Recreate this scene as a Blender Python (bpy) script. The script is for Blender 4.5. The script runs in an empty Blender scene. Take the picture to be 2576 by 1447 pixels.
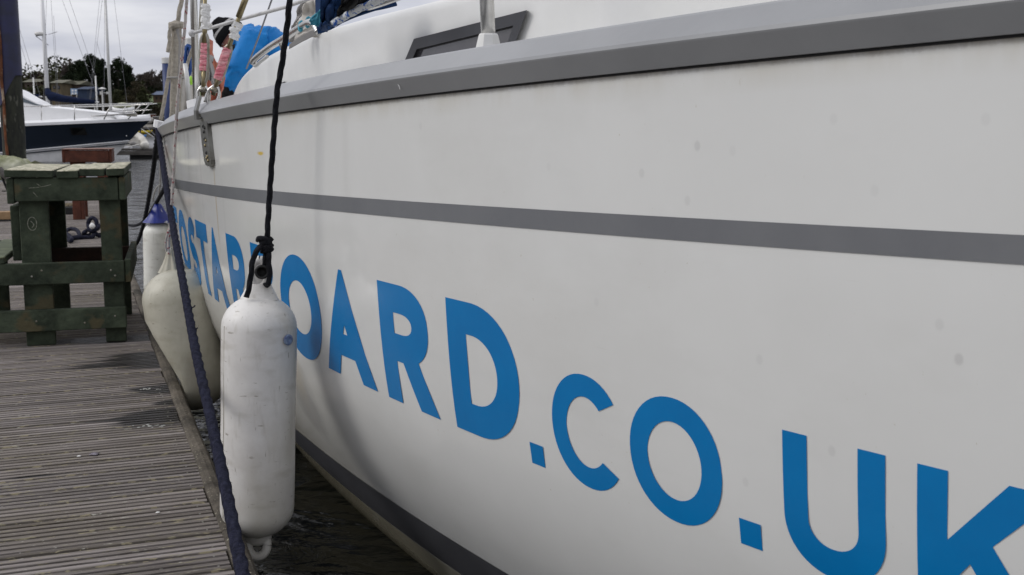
import bpy, bmesh, math, random
from math import sin, cos, pi, radians, atan, sqrt
from mathutils import Vector, Matrix, noise as mnoise
random.seed(7)
scn = bpy.context.scene
COL = scn.collection

# ------------------------------------------------------------------ camera, world, sun
F = 2822.0; PITCH = atan(398/F); CP, SP = cos(PITCH), sin(PITCH); CAMZ = 1.6
cd = bpy.data.cameras.new('camera'); cam = bpy.data.objects.new('camera', cd); COL.objects.link(cam)
cam.location = (0, 0, CAMZ); cam.rotation_euler = (pi/2-PITCH, 0, 0)
cd.sensor_width = 36; cd.lens = 36*F/2576; cd.clip_end = 6000; cd.clip_start = .05
cd.dof.use_dof = True; cd.dof.focus_distance = 3.0; cd.dof.aperture_fstop = 14
scn.camera = cam
scn.view_settings.view_transform = 'Standard'; scn.view_settings.look = 'None'
scn.view_settings.exposure = -0.07; scn.view_settings.gamma = 1
SUN_EL, SUN_AZ = 38, 262      # degrees, azimuth clockwise from +Y (from the left)
w = bpy.data.worlds.new('World'); scn.world = w; w.use_nodes = True
nt = w.node_tree; nt.nodes.clear()
def N(t, **k):
    n = nt.nodes.new(t)
    for a, b in k.items(): setattr(n, a, b)
    return n
out = N('ShaderNodeOutputWorld'); bg = N('ShaderNodeBackground'); bg.inputs[1].default_value = .1
sky = N('ShaderNodeTexSky', sky_type='NISHITA', sun_disc=False)
sky.sun_elevation = radians(SUN_EL); sky.sun_rotation = radians(SUN_AZ)
tc = N('ShaderNodeTexCoord'); mp = N('ShaderNodeMapping'); mp.inputs['Scale'].default_value = (2.2, 2.2, 11)
ns = N('ShaderNodeTexNoise'); ns.inputs['Scale'].default_value = 1.9; ns.inputs['Detail'].default_value = 5; ns.inputs['Roughness'].default_value = .5
rp = N('ShaderNodeValToRGB'); rp.color_ramp.elements[0].position = .38; rp.color_ramp.elements[0].color = (.54, .555, .64, 1)
rp.color_ramp.elements[1].position = .62; rp.color_ramp.elements[1].color = (.86, .86, .89, 1)
sx = N('ShaderNodeSeparateXYZ'); ma = N('ShaderNodeMath', operation='MULTIPLY_ADD'); ma.use_clamp = False
ma.inputs[1].default_value = 5.0; ma.inputs[2].default_value = 10.3
mx0 = N('ShaderNodeMath', operation='MAXIMUM'); mx0.inputs[1].default_value = 0
vm = N('ShaderNodeVectorMath', operation='SCALE'); mx = N('ShaderNodeMix', data_type='RGBA'); mx.inputs[0].default_value = .06
L = nt.links.new
L(tc.outputs['Generated'], mp.inputs[0]); L(mp.outputs[0], ns.inputs[0]); L(ns.outputs[0], rp.inputs[0])
L(tc.outputs['Generated'], sx.inputs[0]); L(sx.outputs[2], mx0.inputs[0]); L(mx0.outputs[0], ma.inputs[0])
L(rp.outputs[0], vm.inputs[0]); L(ma.outputs[0], vm.inputs['Scale'])
L(vm.outputs[0], mx.inputs[6]); L(sky.outputs[0], mx.inputs[7]); L(mx.outputs[2], bg.inputs[0]); L(bg.outputs[0], out.inputs[0])
sd = bpy.data.lights.new('sun', 'SUN'); sd.energy = 1.25; sd.angle = radians(24); sd.color = (1, .97, .93)
so = bpy.data.objects.new('sun', sd); COL.objects.link(so)
sv = Vector((sin(radians(SUN_AZ))*cos(radians(SUN_EL)), cos(radians(SUN_AZ))*cos(radians(SUN_EL)), sin(radians(SUN_EL))))
so.rotation_euler = sv.to_track_quat('Z', 'Y').to_euler(); so.location = (-5, -5, 20)
scn.render.engine = 'CYCLES'
try:
    scn.cycles.use_denoising = True; scn.cycles.max_bounces = 6
except Exception: pass

# ------------------------------------------------------------------ helpers
def ray(x, y):
    u = x-1288; v = y-723.5
    fw = F*CP-v*SP
    return u/fw, -(F*SP+v*CP)/fw
def at(x, y, Y):
    a, b = ray(x, y); return Vector((a*Y, Y, CAMZ+b*Y))
def onz(x, y, z):
    a, b = ray(x, y); Y = (z-CAMZ)/b; return Vector((a*Y, Y, z))

def material(name, c, rough=.5, metal=0, c2=None, scale=4, fac=(.35, .65), bump=0, bscale=40, stretch=(1, 1, 1),
             rnd=0, spec=.5, detail=6, coat=0, alpha=1, trans=0, spots=None, spotscale=30, spotpos=.68, world=False):
    m = bpy.data.materials.new(name); m.use_nodes = True; t = m.node_tree
    b = t.nodes['Principled BSDF']
    b.inputs['Roughness'].default_value = rough; b.inputs['Metallic'].default_value = metal
    b.inputs['Specular IOR Level'].default_value = spec; b.inputs['Coat Weight'].default_value = coat
    b.inputs['Coat Roughness'].default_value = .08
    if trans: b.inputs['Transmission Weight'].default_value = trans
    def n(ty, **k):
        o = t.nodes.new(ty)
        for a, v in k.items(): setattr(o, a, v)
        return o
    l = t.links.new
    tcn = n('ShaderNodeTexCoord'); mpn = n('ShaderNodeMapping'); mpn.inputs['Scale'].default_value = stretch
    if world:
        g = n('ShaderNodeNewGeometry'); l(g.outputs['Position'], mpn.inputs[0])
    else: l(tcn.outputs['Object'], mpn.inputs[0])
    vec = mpn.outputs[0]
    oi = n('ShaderNodeObjectInfo')
    if rnd:
        ad = n('ShaderNodeVectorMath', operation='ADD'); sc = n('ShaderNodeMath', operation='MULTIPLY'); sc.inputs[1].default_value = 57
        l(oi.outputs['Random'], sc.inputs[0]); l(vec, ad.inputs[0]); l(sc.outputs[0], ad.inputs[1]); vec = ad.outputs[0]
    no = n('ShaderNodeTexNoise'); no.inputs['Scale'].default_value = scale; no.inputs['Detail'].default_value = detail; no.inputs['Roughness'].default_value = .62
    l(vec, no.inputs[0])
    c2 = c2 or tuple(x*.8 for x in c)
    r = n('ShaderNodeValToRGB'); r.color_ramp.elements[0].position = fac[0]; r.color_ramp.elements[1].position = fac[1]
    r.color_ramp.elements[0].color = (*c2, 1); r.color_ramp.elements[1].color = (*c, 1)
    l(no.outputs[0], r.inputs[0]); col = r.outputs[0]
    if spots:
        n2 = n('ShaderNodeTexNoise'); n2.inputs['Scale'].default_value = spotscale; n2.inputs['Detail'].default_value = 4; l(vec, n2.inputs[0])
        r2 = n('ShaderNodeValToRGB'); r2.color_ramp.elements[0].position = spotpos-.06; r2.color_ramp.elements[1].position = spotpos
        l(n2.outputs[0], r2.inputs[0]); mxx = n('ShaderNodeMix', data_type='RGBA'); l(r2.outputs[0], mxx.inputs[0]); l(col, mxx.inputs[6])
        mxx.inputs[7].default_value = (*spots, 1); col = mxx.outputs[2]
    if rnd:
        hv = n('ShaderNodeHueSaturation'); mr = n('ShaderNodeMapRange'); mr.inputs[3].default_value = 1-rnd; mr.inputs[4].default_value = 1+rnd
        l(oi.outputs['Random'], mr.inputs[0]); l(mr.outputs[0], hv.inputs['Value']); l(col, hv.inputs['Color']); col = hv.outputs[0]
    l(col, b.inputs['Base Color'])
    if bump:
        n3 = n('ShaderNodeTexNoise'); n3.inputs['Scale'].default_value = bscale; n3.inputs['Detail'].default_value = 5; l(vec, n3.inputs[0])
        bp = n('ShaderNodeBump'); bp.inputs['Strength'].default_value = bump; bp.inputs['Distance'].default_value = .01
        l(n3.outputs[0], bp.inputs['Height']); l(bp.outputs[0], b.inputs['Normal'])
    m['T'] = 1
    return m

def tag(o, label=None, cat=None, group=None, kind=None):
    if label: o['label'] = label
    if cat: o['category'] = cat
    if group: o['group'] = group
    if kind: o['kind'] = kind
    return o
def empty(name, loc, rz=0, **k):
    o = bpy.data.objects.new(name, None); COL.objects.link(o); o.location = loc; o.rotation_euler = (0, 0, rz)
    o.empty_display_size = .2
    return tag(o, **k)
def wmat(o):
    m = Matrix.Translation(o.location) @ o.rotation_euler.to_matrix().to_4x4()
    return (wmat(o.parent) @ m) if o.parent else m
def obj(name, V, Fc, mat, parent=None, local=False, smooth=False, **k):
    """one mesh object; V in world coordinates unless local=True"""
    me = bpy.data.meshes.new(name)
    if not local:
        org = None
        if parent: inv = wmat(parent).inverted(); V = [inv @ Vector(v) for v in V]
        else:
            lo = Vector(((min(v[0] for v in V)+max(v[0] for v in V))/2, (min(v[1] for v in V)+max(v[1] for v in V))/2, min(v[2] for v in V)))
            V = [Vector(v)-lo for v in V]; org = lo
    me.from_pydata([tuple(v) for v in V], [], Fc); me.update()
    if smooth: me.polygons.foreach_set('use_smooth', [True]*len(me.polygons))
    o = bpy.data.objects.new(name, me); COL.objects.link(o)
    if mat: me.materials.append(mat)
    if parent: o.parent = parent
    elif not local: o.location = org
    return tag(o, **k)
class MB:
    def __init__(s): s.v = []; s.f = []
    def add(s, V, Fc):
        b = len(s.v); s.v += [Vector(x) for x in V]; s.f += [tuple(i+b for i in q) for q in Fc]; return s
    def box(s, a, b, bev=0):
        (x0, y0, z0), (x1, y1, z1) = a, b
        if x0 > x1: x0, x1 = x1, x0
        if y0 > y1: y0, y1 = y1, y0
        if z0 > z1: z0, z1 = z1, z0
        if not bev:
            return s.add([(x0,y0,z0),(x1,y0,z0),(x1,y1,z0),(x0,y1,z0),(x0,y0,z1),(x1,y0,z1),(x1,y1,z1),(x0,y1,z1)],
                  [(0,3,2,1),(4,5,6,7),(0,1,5,4),(1,2,6,5),(2,3,7,6),(3,0,4,7)])
        V, Fc = bevbox(x0, y0, z0, x1, y1, z1, bev); return s.add(V, Fc)
    def tube(s, pts, r, seg=8, caps=True, lobes=0, amp=0, pitch=.05, taper=None):
        pts = [Vector(p) for p in pts]; b = len(s.v); n = len(pts)
        up = Vector((0, 0, 1)); t0 = (pts[1]-pts[0]).normalized()
        if abs(t0.dot(up)) > .95: up = Vector((1, 0, 0))
        u = t0.cross(up).normalized(); L = 0
        for i, p in enumerate(pts):
            t = (pts[min(i+1, n-1)]-pts[max(i-1, 0)]).normalized()
            u = (u-t*u.dot(t)).normalized(); v = t.cross(u)
            if i: L += (p-pts[i-1]).length
            rr = (r[i] if isinstance(r, (list, tuple)) else r)
            for k in range(seg):
                a = 2*pi*k/seg; q = rr
                if lobes: q = rr*(1+amp*cos(lobes*(a)-2*pi*L/pitch))
                s.v.append(p+u*cos(a)*q+v*sin(a)*q)
        for i in range(n-1):
            for k in range(seg):
                k2 = (k+1) % seg
                s.f.append((b+i*seg+k, b+i*seg+k2, b+(i+1)*seg+k2, b+(i+1)*seg+k))
        if caps:
            s.f.append(tuple(b+k for k in reversed(range(seg)))); s.f.append(tuple(b+(n-1)*seg+k for k in range(seg)))
        return s
    def lathe(s, prof, c, axis=(0, 0, 1), seg=24):
        ax = Vector(axis).normalized(); u = ax.orthogonal().normalized(); v = ax.cross(u); c = Vector(c); b = len(s.v); n = len(prof)
        for (r, h) in prof:
            for k in range(seg):
                a = 2*pi*k/seg; s.v.append(c+ax*h+u*cos(a)*r+v*sin(a)*r)
        for i in range(n-1):
            for k in range(seg):
                k2 = (k+1) % seg; s.f.append((b+i*seg+k, b+i*seg+k2, b+(i+1)*seg+k2, b+(i+1)*seg+k))
        s.f.append(tuple(b+k for k in reversed(range(seg)))); s.f.append(tuple(b+(n-1)*seg+k for k in range(seg)))
        return s
    def prism(s, poly, d):
        """poly: list of 3D points; extruded by vector d"""
        n = len(poly); d = Vector(d); V = [Vector(p) for p in poly]+[Vector(p)+d for p in poly]
        return s.add(V, [tuple(range(n)), tuple(reversed(range(n, 2*n)))]+[(i, (i+1) % n+0, (i+1) % n+n, i+n)[::-1] for i in range(n)])
    def ell(s, c, r, seg=14, rings=9, M=None):
        b = len(s.v); c = Vector(c)
        for i in range(rings+1):
            th = pi*i/rings
            for k in range(seg):
                a = 2*pi*k/seg; q = Vector((r[0]*sin(th)*cos(a), r[1]*sin(th)*sin(a), r[2]*cos(th)))
                if M: q = M @ q
                s.v.append(c+q)
        for i in range(rings):
            for k in range(seg):
                k2 = (k+1) % seg; s.f.append((b+i*seg+k, b+(i+1)*seg+k, b+(i+1)*seg+k2, b+i*seg+k2))
        return s
    def build(s, name, mat, parent=None, local=False, smooth=False, **k):
        return obj(name, s.v, s.f, mat, parent, local, smooth, **k)
def bevbox(x0, y0, z0, x1, y1, z1, b):
    V = []; idx = {}
    for X, sx_ in ((x0, 1), (x1, -1)):
        for Y, sy in ((y0, 1), (y1, -1)):
            for Z, sz in ((z0, 1), (z1, -1)):
                for ax in range(3):
                    p = [X+sx_*b, Y+sy*b, Z+sz*b]; p[ax] = (X, Y, Z)[ax]
                    idx[(sx_, sy, sz, ax)] = len(V); V.append(tuple(p))
    Fc = []
    for ax in range(3):
        for sg in (1, -1):
            o = [i for i in range(3) if i != ax]; q = []
            for a, c in ((1, 1), (-1, 1), (-1, -1), (1, -1)):
                k = [0, 0, 0]; k[ax] = sg; k[o[0]] = a; k[o[1]] = c; q.append(idx[(*k, ax)])
            Fc.append(tuple(q))
    for ax in range(3):
        o = [i for i in range(3) if i != ax]
        for a in (1, -1):
            for c in (1, -1):
                k1 = [0]*3; k1[o[0]] = a; k1[o[1]] = c; k2 = list(k1); k1[ax] = 1; k2[ax] = -1
                Fc.append((idx[(*k1, o[0])], idx[(*k2, o[0])], idx[(*k2, o[1])], idx[(*k1, o[1])]))
    for a in (1, -1):
        for c in (1, -1):
            for d in (1, -1): Fc.append(tuple(idx[(a, c, d, x)] for x in range(3)))
    bm = bmesh.new(); vs = [bm.verts.new(v) for v in V]
    for q in Fc:
        try: bm.faces.new([vs[i] for i in q])
        except ValueError: pass
    bmesh.ops.recalc_face_normals(bm, faces=bm.faces); Fc = [tuple(v.index for v in f.verts) for f in bm.faces] if False else None
    bm.verts.index_update(); Fc = [tuple(v.index for v in f.verts) for f in bm.faces]; bm.free()
    return V, Fc
def smoothpath(P, n=8):
    P = [Vector(p) for p in P]; Q = [P[0]*2-P[1]]+P+[P[-1]*2-P[-2]]; o = []
    for i in range(1, len(Q)-2):
        for k in range(n):
            t = k/n; a, b, c, d = Q[i-1:i+3]
            o.append(.5*((2*b)+(c-a)*t+(2*a-5*b+4*c-d)*t*t+(3*b-a-3*c+d)*t**3))
    o.append(P[-1]); return o
def resample(P, step):
    o = [P[0]]; 
    for a, b in zip(P, P[1:]):
        n = max(1, int((b-a).length/step))
        for k in range(1, n+1): o.append(a.lerp(b, k/n))
    return o
def grid(fn, nu, nv, close=False):
    V = [fn(i/nu, j/nv) for i in range(nu+1) for j in range(nv+1)]
    Fc = [(i*(nv+1)+j, (i+1)*(nv+1)+j, (i+1)*(nv+1)+j+1, i*(nv+1)+j+1) for i in range(nu) for j in range(nv)]
    return V, Fc
def thick(V, Fc, t):
    """give a sheet real thickness t"""
    bm = bmesh.new(); vs = [bm.verts.new(v) for v in V]
    for q in Fc: bm.faces.new([vs[i] for i in q])
    bm.normal_update(); r = bmesh.ops.solidify(bm, geom=bm.faces[:], thickness=t)
    bm.verts.index_update(); V2 = [v.co.copy() for v in bm.verts]; F2 = [tuple(v.index for v in f.verts) for f in bm.faces]; bm.free()
    return V2, F2
def copy_tree(o, parent=None):
    c = o.copy(); COL.objects.link(c); c.parent = parent
    for ch in [x for x in o.children]: copy_tree(ch, c)
    return c

# ------------------------------------------------------------------ materials
M = {}
M['grey_rail'] = material('grey_rail', (.275, .28, .285), .32, c2=(.24, .245, .25), scale=3, bump=.02, spec=.4)
M['stripe'] = material('stripe_vinyl', (.165, .17, .178), .3, c2=(.145, .15, .16), scale=6)
M['boot'] = material('boot_stripe', (.085, .085, .095), .35, scale=6)
M['vinyl'] = material('blue_vinyl', (.002, .18, .46), .25, c2=(.002, .16, .42), scale=5, spec=.35)
M['gel'] = material('white_gelcoat', (.70, .70, .685), .3, c2=(.63, .63, .61), scale=2.2, spec=.4, bump=.015, bscale=9)
M['steel'] = material('stainless', (.62, .61, .59), .22, 1, c2=(.5, .49, .47), scale=14)
M['steel_dull'] = material('dull_steel', (.36, .35, .31), .38, .9, c2=(.22, .2, .15), scale=25)
M['bronze'] = material('stained_brass', (.30, .25, .14), .35, .9, c2=(.18, .15, .09), scale=30)
M['alu'] = material('pale_alloy', (.62, .62, .61), .45, .3, c2=(.52, .52, .5), scale=10)
M['frame'] = material('dark_frame', (.035, .036, .042), .42, c2=(.028, .028, .033), scale=10)
M['pane'] = material('smoked_pane', (.075, .072, .078), .12, c2=(.055, .053, .058), scale=3, spec=.6)
M['seal'] = material('black_seal', (.012, .012, .012), .6)
M['blackrope'] = material('black_rope', (.016, .017, .022), .9, c2=(.006, .006, .008), scale=60, bump=.8, bscale=350, spec=.2)
M['bluerope'] = material('navy_rope', (.028, .030, .056), .95, c2=(.008, .009, .020), scale=70, bump=1, bscale=260, spec=.15)
M['beigerope'] = material('beige_rope', (.42, .38, .32), .9, c2=(.26, .24, .2), scale=60, bump=.6, bscale=300, spec=.2)
M['fleckrope'] = material('fleck_rope', (.58, .55, .52), .9, c2=(.45, .42, .4), scale=20, spots=(.30, .06, .07), spotscale=75, spotpos=.64, bump=.4, bscale=300)
M['greyrope'] = material('grey_rope', (.34, .33, .31), .9, scale=50, bump=.5, bscale=300)
M['wire'] = material('white_wire', (.6, .6, .6), .5, c2=(.45, .45, .45), scale=10)
M['stay'] = material('thin_stay', (.22, .22, .24), .5, .3)
M['whitetape'] = material('white_tape', (.74, .74, .72), .55, c2=(.55, .55, .54), scale=18, bump=1.0, bscale=35)
M['pinktape'] = material('pink_tape', (.62, .13, .18), .28, c2=(.72, .36, .38), scale=22, fac=(.38, .6), bump=1.0, bscale=40, stretch=(.6, .6, 3))
M['green'] = material('mossy_green_timber', (.062, .078, .050), .8, c2=(.020, .027, .017), scale=7, bump=.6, bscale=40, stretch=(1, 1, 1), spots=(.075, .066, .036), spotscale=6, spotpos=.64, rnd=.2, spec=.25)
M['greentop'] = material('lichen_timber', (.60, .56, .44), .85, c2=(.26, .26, .18), scale=9, bump=.6, bscale=30, stretch=(3, .7, 1), spots=(.10, .12, .06), spotscale=14, spotpos=.68, rnd=.1, spec=.2)
M['red'] = material('red_stained_timber', (.115, .038, .022), .75, c2=(.055, .02, .013), scale=8, bump=.4, bscale=40, rnd=.15, spec=.25)
M['redtop'] = material('worn_red_timber', (.26, .2, .17), .85, c2=(.14, .05, .03), scale=9, rnd=.1)
M['brown'] = material('dark_brown_timber', (.05, .02, .012), .8, c2=(.02, .012, .008), scale=9, bump=.4)
M['edge'] = material('weathered_edge', (.14, .12, .095), .85, c2=(.03, .026, .02), scale=3.5, bump=.8, bscale=50, spots=(.30, .28, .21), spotscale=110, spotpos=.69, rnd=.12, spec=.25)
M['darkwood'] = material('wet_dark_timber', (.018, .016, .013), .5, scale=5, bump=.5)
M['lightwood'] = material('light_timber', (.36, .23, .12), .8, c2=(.22, .14, .07), scale=10, bump=.3)
M['canvas'] = material('grey_green_canvas', (.46, .46, .36), .85, c2=(.20, .21, .11), scale=2.6, bump=.3, bscale=20, spec=.2)
M['navy'] = material('navy_gelcoat', (.024, .032, .048), .3, c2=(.02, .028, .042), scale=1, spec=.35)
M['white'] = material('white_paint', (.82, .82, .82), .35, c2=(.76, .76, .76), scale=1)
M['antifoul'] = material('pale_underside', (.86, .86, .85), .4, scale=2)
M['navycanvas'] = material('navy_canvas', (.008, .016, .05), .8, c2=(.005, .009, .028), scale=6, bump=.3, bscale=20, spec=.15)
M['bluecanvas'] = material('blue_canvas', (.016, .05, .14), .8, c2=(.009, .028, .085), scale=5, bump=.3, bscale=30, spec=.2)
M['greycanvas'] = material('grey_canvas', (.30, .29, .28), .8, c2=(.24, .23, .22), scale=6, bump=.2)
M['creamcanvas'] = material('cream_canvas', (.52, .49, .44), .8, c2=(.40, .38, .35), scale=6, bump=.2)
M['teal'] = material('teal_webbing', (.04, .27, .36), .7, c2=(.02, .17, .24), scale=10)
M['salmon'] = material('salmon_cloth', (.50, .17, .10), .8, c2=(.36, .10, .06), scale=5, bump=.3, bscale=12)
M['bluesleeve'] = material('navy_sleeve', (.012, .014, .07), .45, c2=(.008, .01, .035), scale=3, bump=.2)
M['pilewood'] = material('mossy_pile', (.03, .032, .02), .85, c2=(.008, .009, .007), scale=7, bump=1, bscale=20, stretch=(1, 1, .35), spots=(.09, .09, .07), spotscale=8, spotpos=.66)
M['rust'] = material('rust', (.20, .065, .02), .85, c2=(.06, .022, .01), scale=6, bump=.5, spots=(.35, .26, .18), spotscale=5, spotpos=.6, stretch=(1, 1, .5))
M['bluepile'] = material('blue_pile', (.015, .035, .13), .5, scale=2)
M['capwhite'] = material('pile_cap', (.72, .71, .68), .6, scale=4)
M['jacket'] = material('blue_jacket', (.002, .185, .52), .62, c2=(.002, .15, .44), scale=8, bump=.5, bscale=9, spec=.3)
M['beanie'] = material('black_knit', (.008, .008, .009), .95, bump=.6, bscale=90, spec=.1)
M['knitgrey'] = material('grey_knit', (.45, .44, .43), .95, bump=.6, bscale=90, spec=.1)
M['skin'] = material('skin', (.52, .24, .17), .55, c2=(.42, .17, .12), scale=12)
M['black'] = material('black_fabric', (.008, .008, .009), .8, spec=.2)
M['hypalon'] = material('grey_hypalon', (.58, .56, .51), .55, c2=(.44, .42, .37), scale=3, bump=.05)
M['yellow'] = material('yellow_plastic', (.62, .46, .02), .4)
M['bluepl'] = material('blue_plastic', (.03, .16, .42), .45)
M['greywood'] = material('grey_timber', (.13, .12, .11), .8, c2=(.06, .055, .05), scale=4, stretch=(.4, 2, 2))
M['fblue'] = material('fender_blue', (.005, .022, .24), .35, c2=(.005, .015, .17), scale=6, spots=(.6, .6, .6), spotscale=26, spotpos=.7)
M['shell'] = material('shell', (.22, .2, .24), .3, c2=(.05, .03, .04), scale=60)
M['hivis'] = material('hivis', (.35, .7, .05), .5)

def fender_mat(name, c, c2, stain):
    m = material(name, c, .42, c2=c2, scale=5, bump=.06, bscale=18, detail=9, fac=(.3, .6), spec=.4)
    t = m.node_tree; b = t.nodes['Principled BSDF']; src = b.inputs['Base Color'].links[0].from_socket
    tcn = t.nodes.new('ShaderNodeTexCoord'); l = t.links.new
    def layer(src, sc, det, p0, p1, colr, amt, stretch):
        mp = t.nodes.new('ShaderNodeMapping'); mp.inputs['Scale'].default_value = stretch; l(tcn.outputs['Object'], mp.inputs[0])
        n = t.nodes.new('ShaderNodeTexNoise'); n.inputs['Scale'].default_value = sc; n.inputs['Detail'].default_value = det; l(mp.outputs[0], n.inputs[0])
        r = t.nodes.new('ShaderNodeMapRange'); r.inputs[1].default_value = p0; r.inputs[2].default_value = p1; r.inputs[4].default_value = amt; l(n.outputs[0], r.inputs[0])
        x = t.nodes.new('ShaderNodeMix'); x.data_type = 'RGBA'; l(r.outputs[0], x.inputs[0]); l(src, x.inputs[6]); x.inputs[7].default_value = (*colr, 1); return x.outputs[2]
    src = layer(src, 3.5, 8, .46, .70, stain, .75, (1, 1, .5))
    src = layer(src, 9, 8, .55, .8, (.30, .27, .20), .45, (1, 1, 3))
    src = layer(src, 14, 7, .6, .8, (.30, .27, .20), .4, (3, 3, .7))
    src = layer(src, 30, 5, .66, .74, (.22, .19, .14), .7, (1, 1, 3.5))
    src = layer(src, 45, 4, .68, .74, (.20, .17, .12), .6, (2.5, 2.5, .6))
    l(src, b.inputs['Base Color']); return m
M['fender'] = fender_mat('dirty_white_vinyl', (.71, .695, .665), (.56, .54, .51), (.36, .33, .25))
M['fender_y'] = fender_mat('yellowed_vinyl', (.50, .48, .395), (.38, .36, .28), (.10, .085, .06))
M['fender_w'] = fender_mat('cream_vinyl', (.80, .80, .74), (.72, .71, .64), (.5, .48, .4))

# ------------------------------------------------------------------ the yacht's hull shape
HP = [0.624765, 0.707003, -0.379361, 0.046584, 0.028222, 0.028274, 0.06505]
SMIN, SMAX, DS = -3.6, 8.6, .01
def theta(s):
    c = max(-1.5, min(s, 4.3)); q = c/4
    th = HP[1]+HP[2]*q+HP[3]*q*q+HP[4]*q**3
    if s > 4.3:
        q0 = 4.3/4; d0 = (HP[2]+2*HP[3]*q0+3*HP[4]*q0*q0)/4; e = s-4.3; th += d0*e-.01*e*e
    return th
CX, CY, CT = [], [], []
def _mk():
    n = int(round((SMAX-SMIN)/DS)); x = y = 0
    for i in range(n+1):
        s = SMIN+i*DS; t = theta(s); CX.append(x); CY.append(y); CT.append(t)
        tm = theta(s+DS/2); x -= sin(tm)*DS; y += cos(tm)*DS
    i0 = int(round(-SMIN/DS)); ox, oy = CX[i0], CY[i0]
    for i in range(n+1): CX[i] += HP[0]-ox; CY[i] += 1.5-oy
_mk()
def base(s):
    q = (s-SMIN)/DS; i = max(0, min(len(CX)-2, int(q))); f = q-i
    return CX[i]*(1-f)+CX[i+1]*f, CY[i]*(1-f)+CY[i+1]*f, CT[i]*(1-f)+CT[i+1]*f
def tuck(z):
    h = max(1.72-z, 0); h0 = 1.15
    if h < h0: return HP[5]*h+HP[6]*h**5
    e = h-h0; return HP[5]*h0+HP[6]*h0**5+.598*e+.1*e*e
def toez(s): return 1.7165-.02963*min(s, 5.6)+.012*max(0, s-5.6)
def hullpt(s, z, off=0):
    x, y, t = base(s); n = tuck(z)-off
    n2 = n
    return Vector((x+n2*cos(t), y+n2*sin(t), z))
def hullhit(x, y):
    rx, rz = ray(x, y); lo = None; prev = None
    for i in range(0, len(CX), 2):
        Yb = CY[i]
        if Yb < .3: continue
        t = CT[i]; n = 0
        for _ in range(14):
            z = CAMZ+rz*(Yb+n*sin(t)); n = .5*n+.5*min(tuck(z), 2)
        Fv = CX[i]+n*cos(t)-rx*(Yb+n*sin(t)); z = CAMZ+rz*(Yb+n*sin(t))
        if prev and prev[0] > 0 >= Fv:
            f = prev[0]/(prev[0]-Fv); return prev[1]*(1-f)+(SMIN+i*DS)*f, prev[2]*(1-f)+z*f
        prev = (Fv, SMIN+i*DS, z)
    return None
WATER, DECK = .15, .45
yr = Vector((.2, 4.5, WATER))
yacht = empty('yacht', yr, label='large white yacht with grey toe rail and blue web address lettering along its side', cat='yacht')

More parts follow.
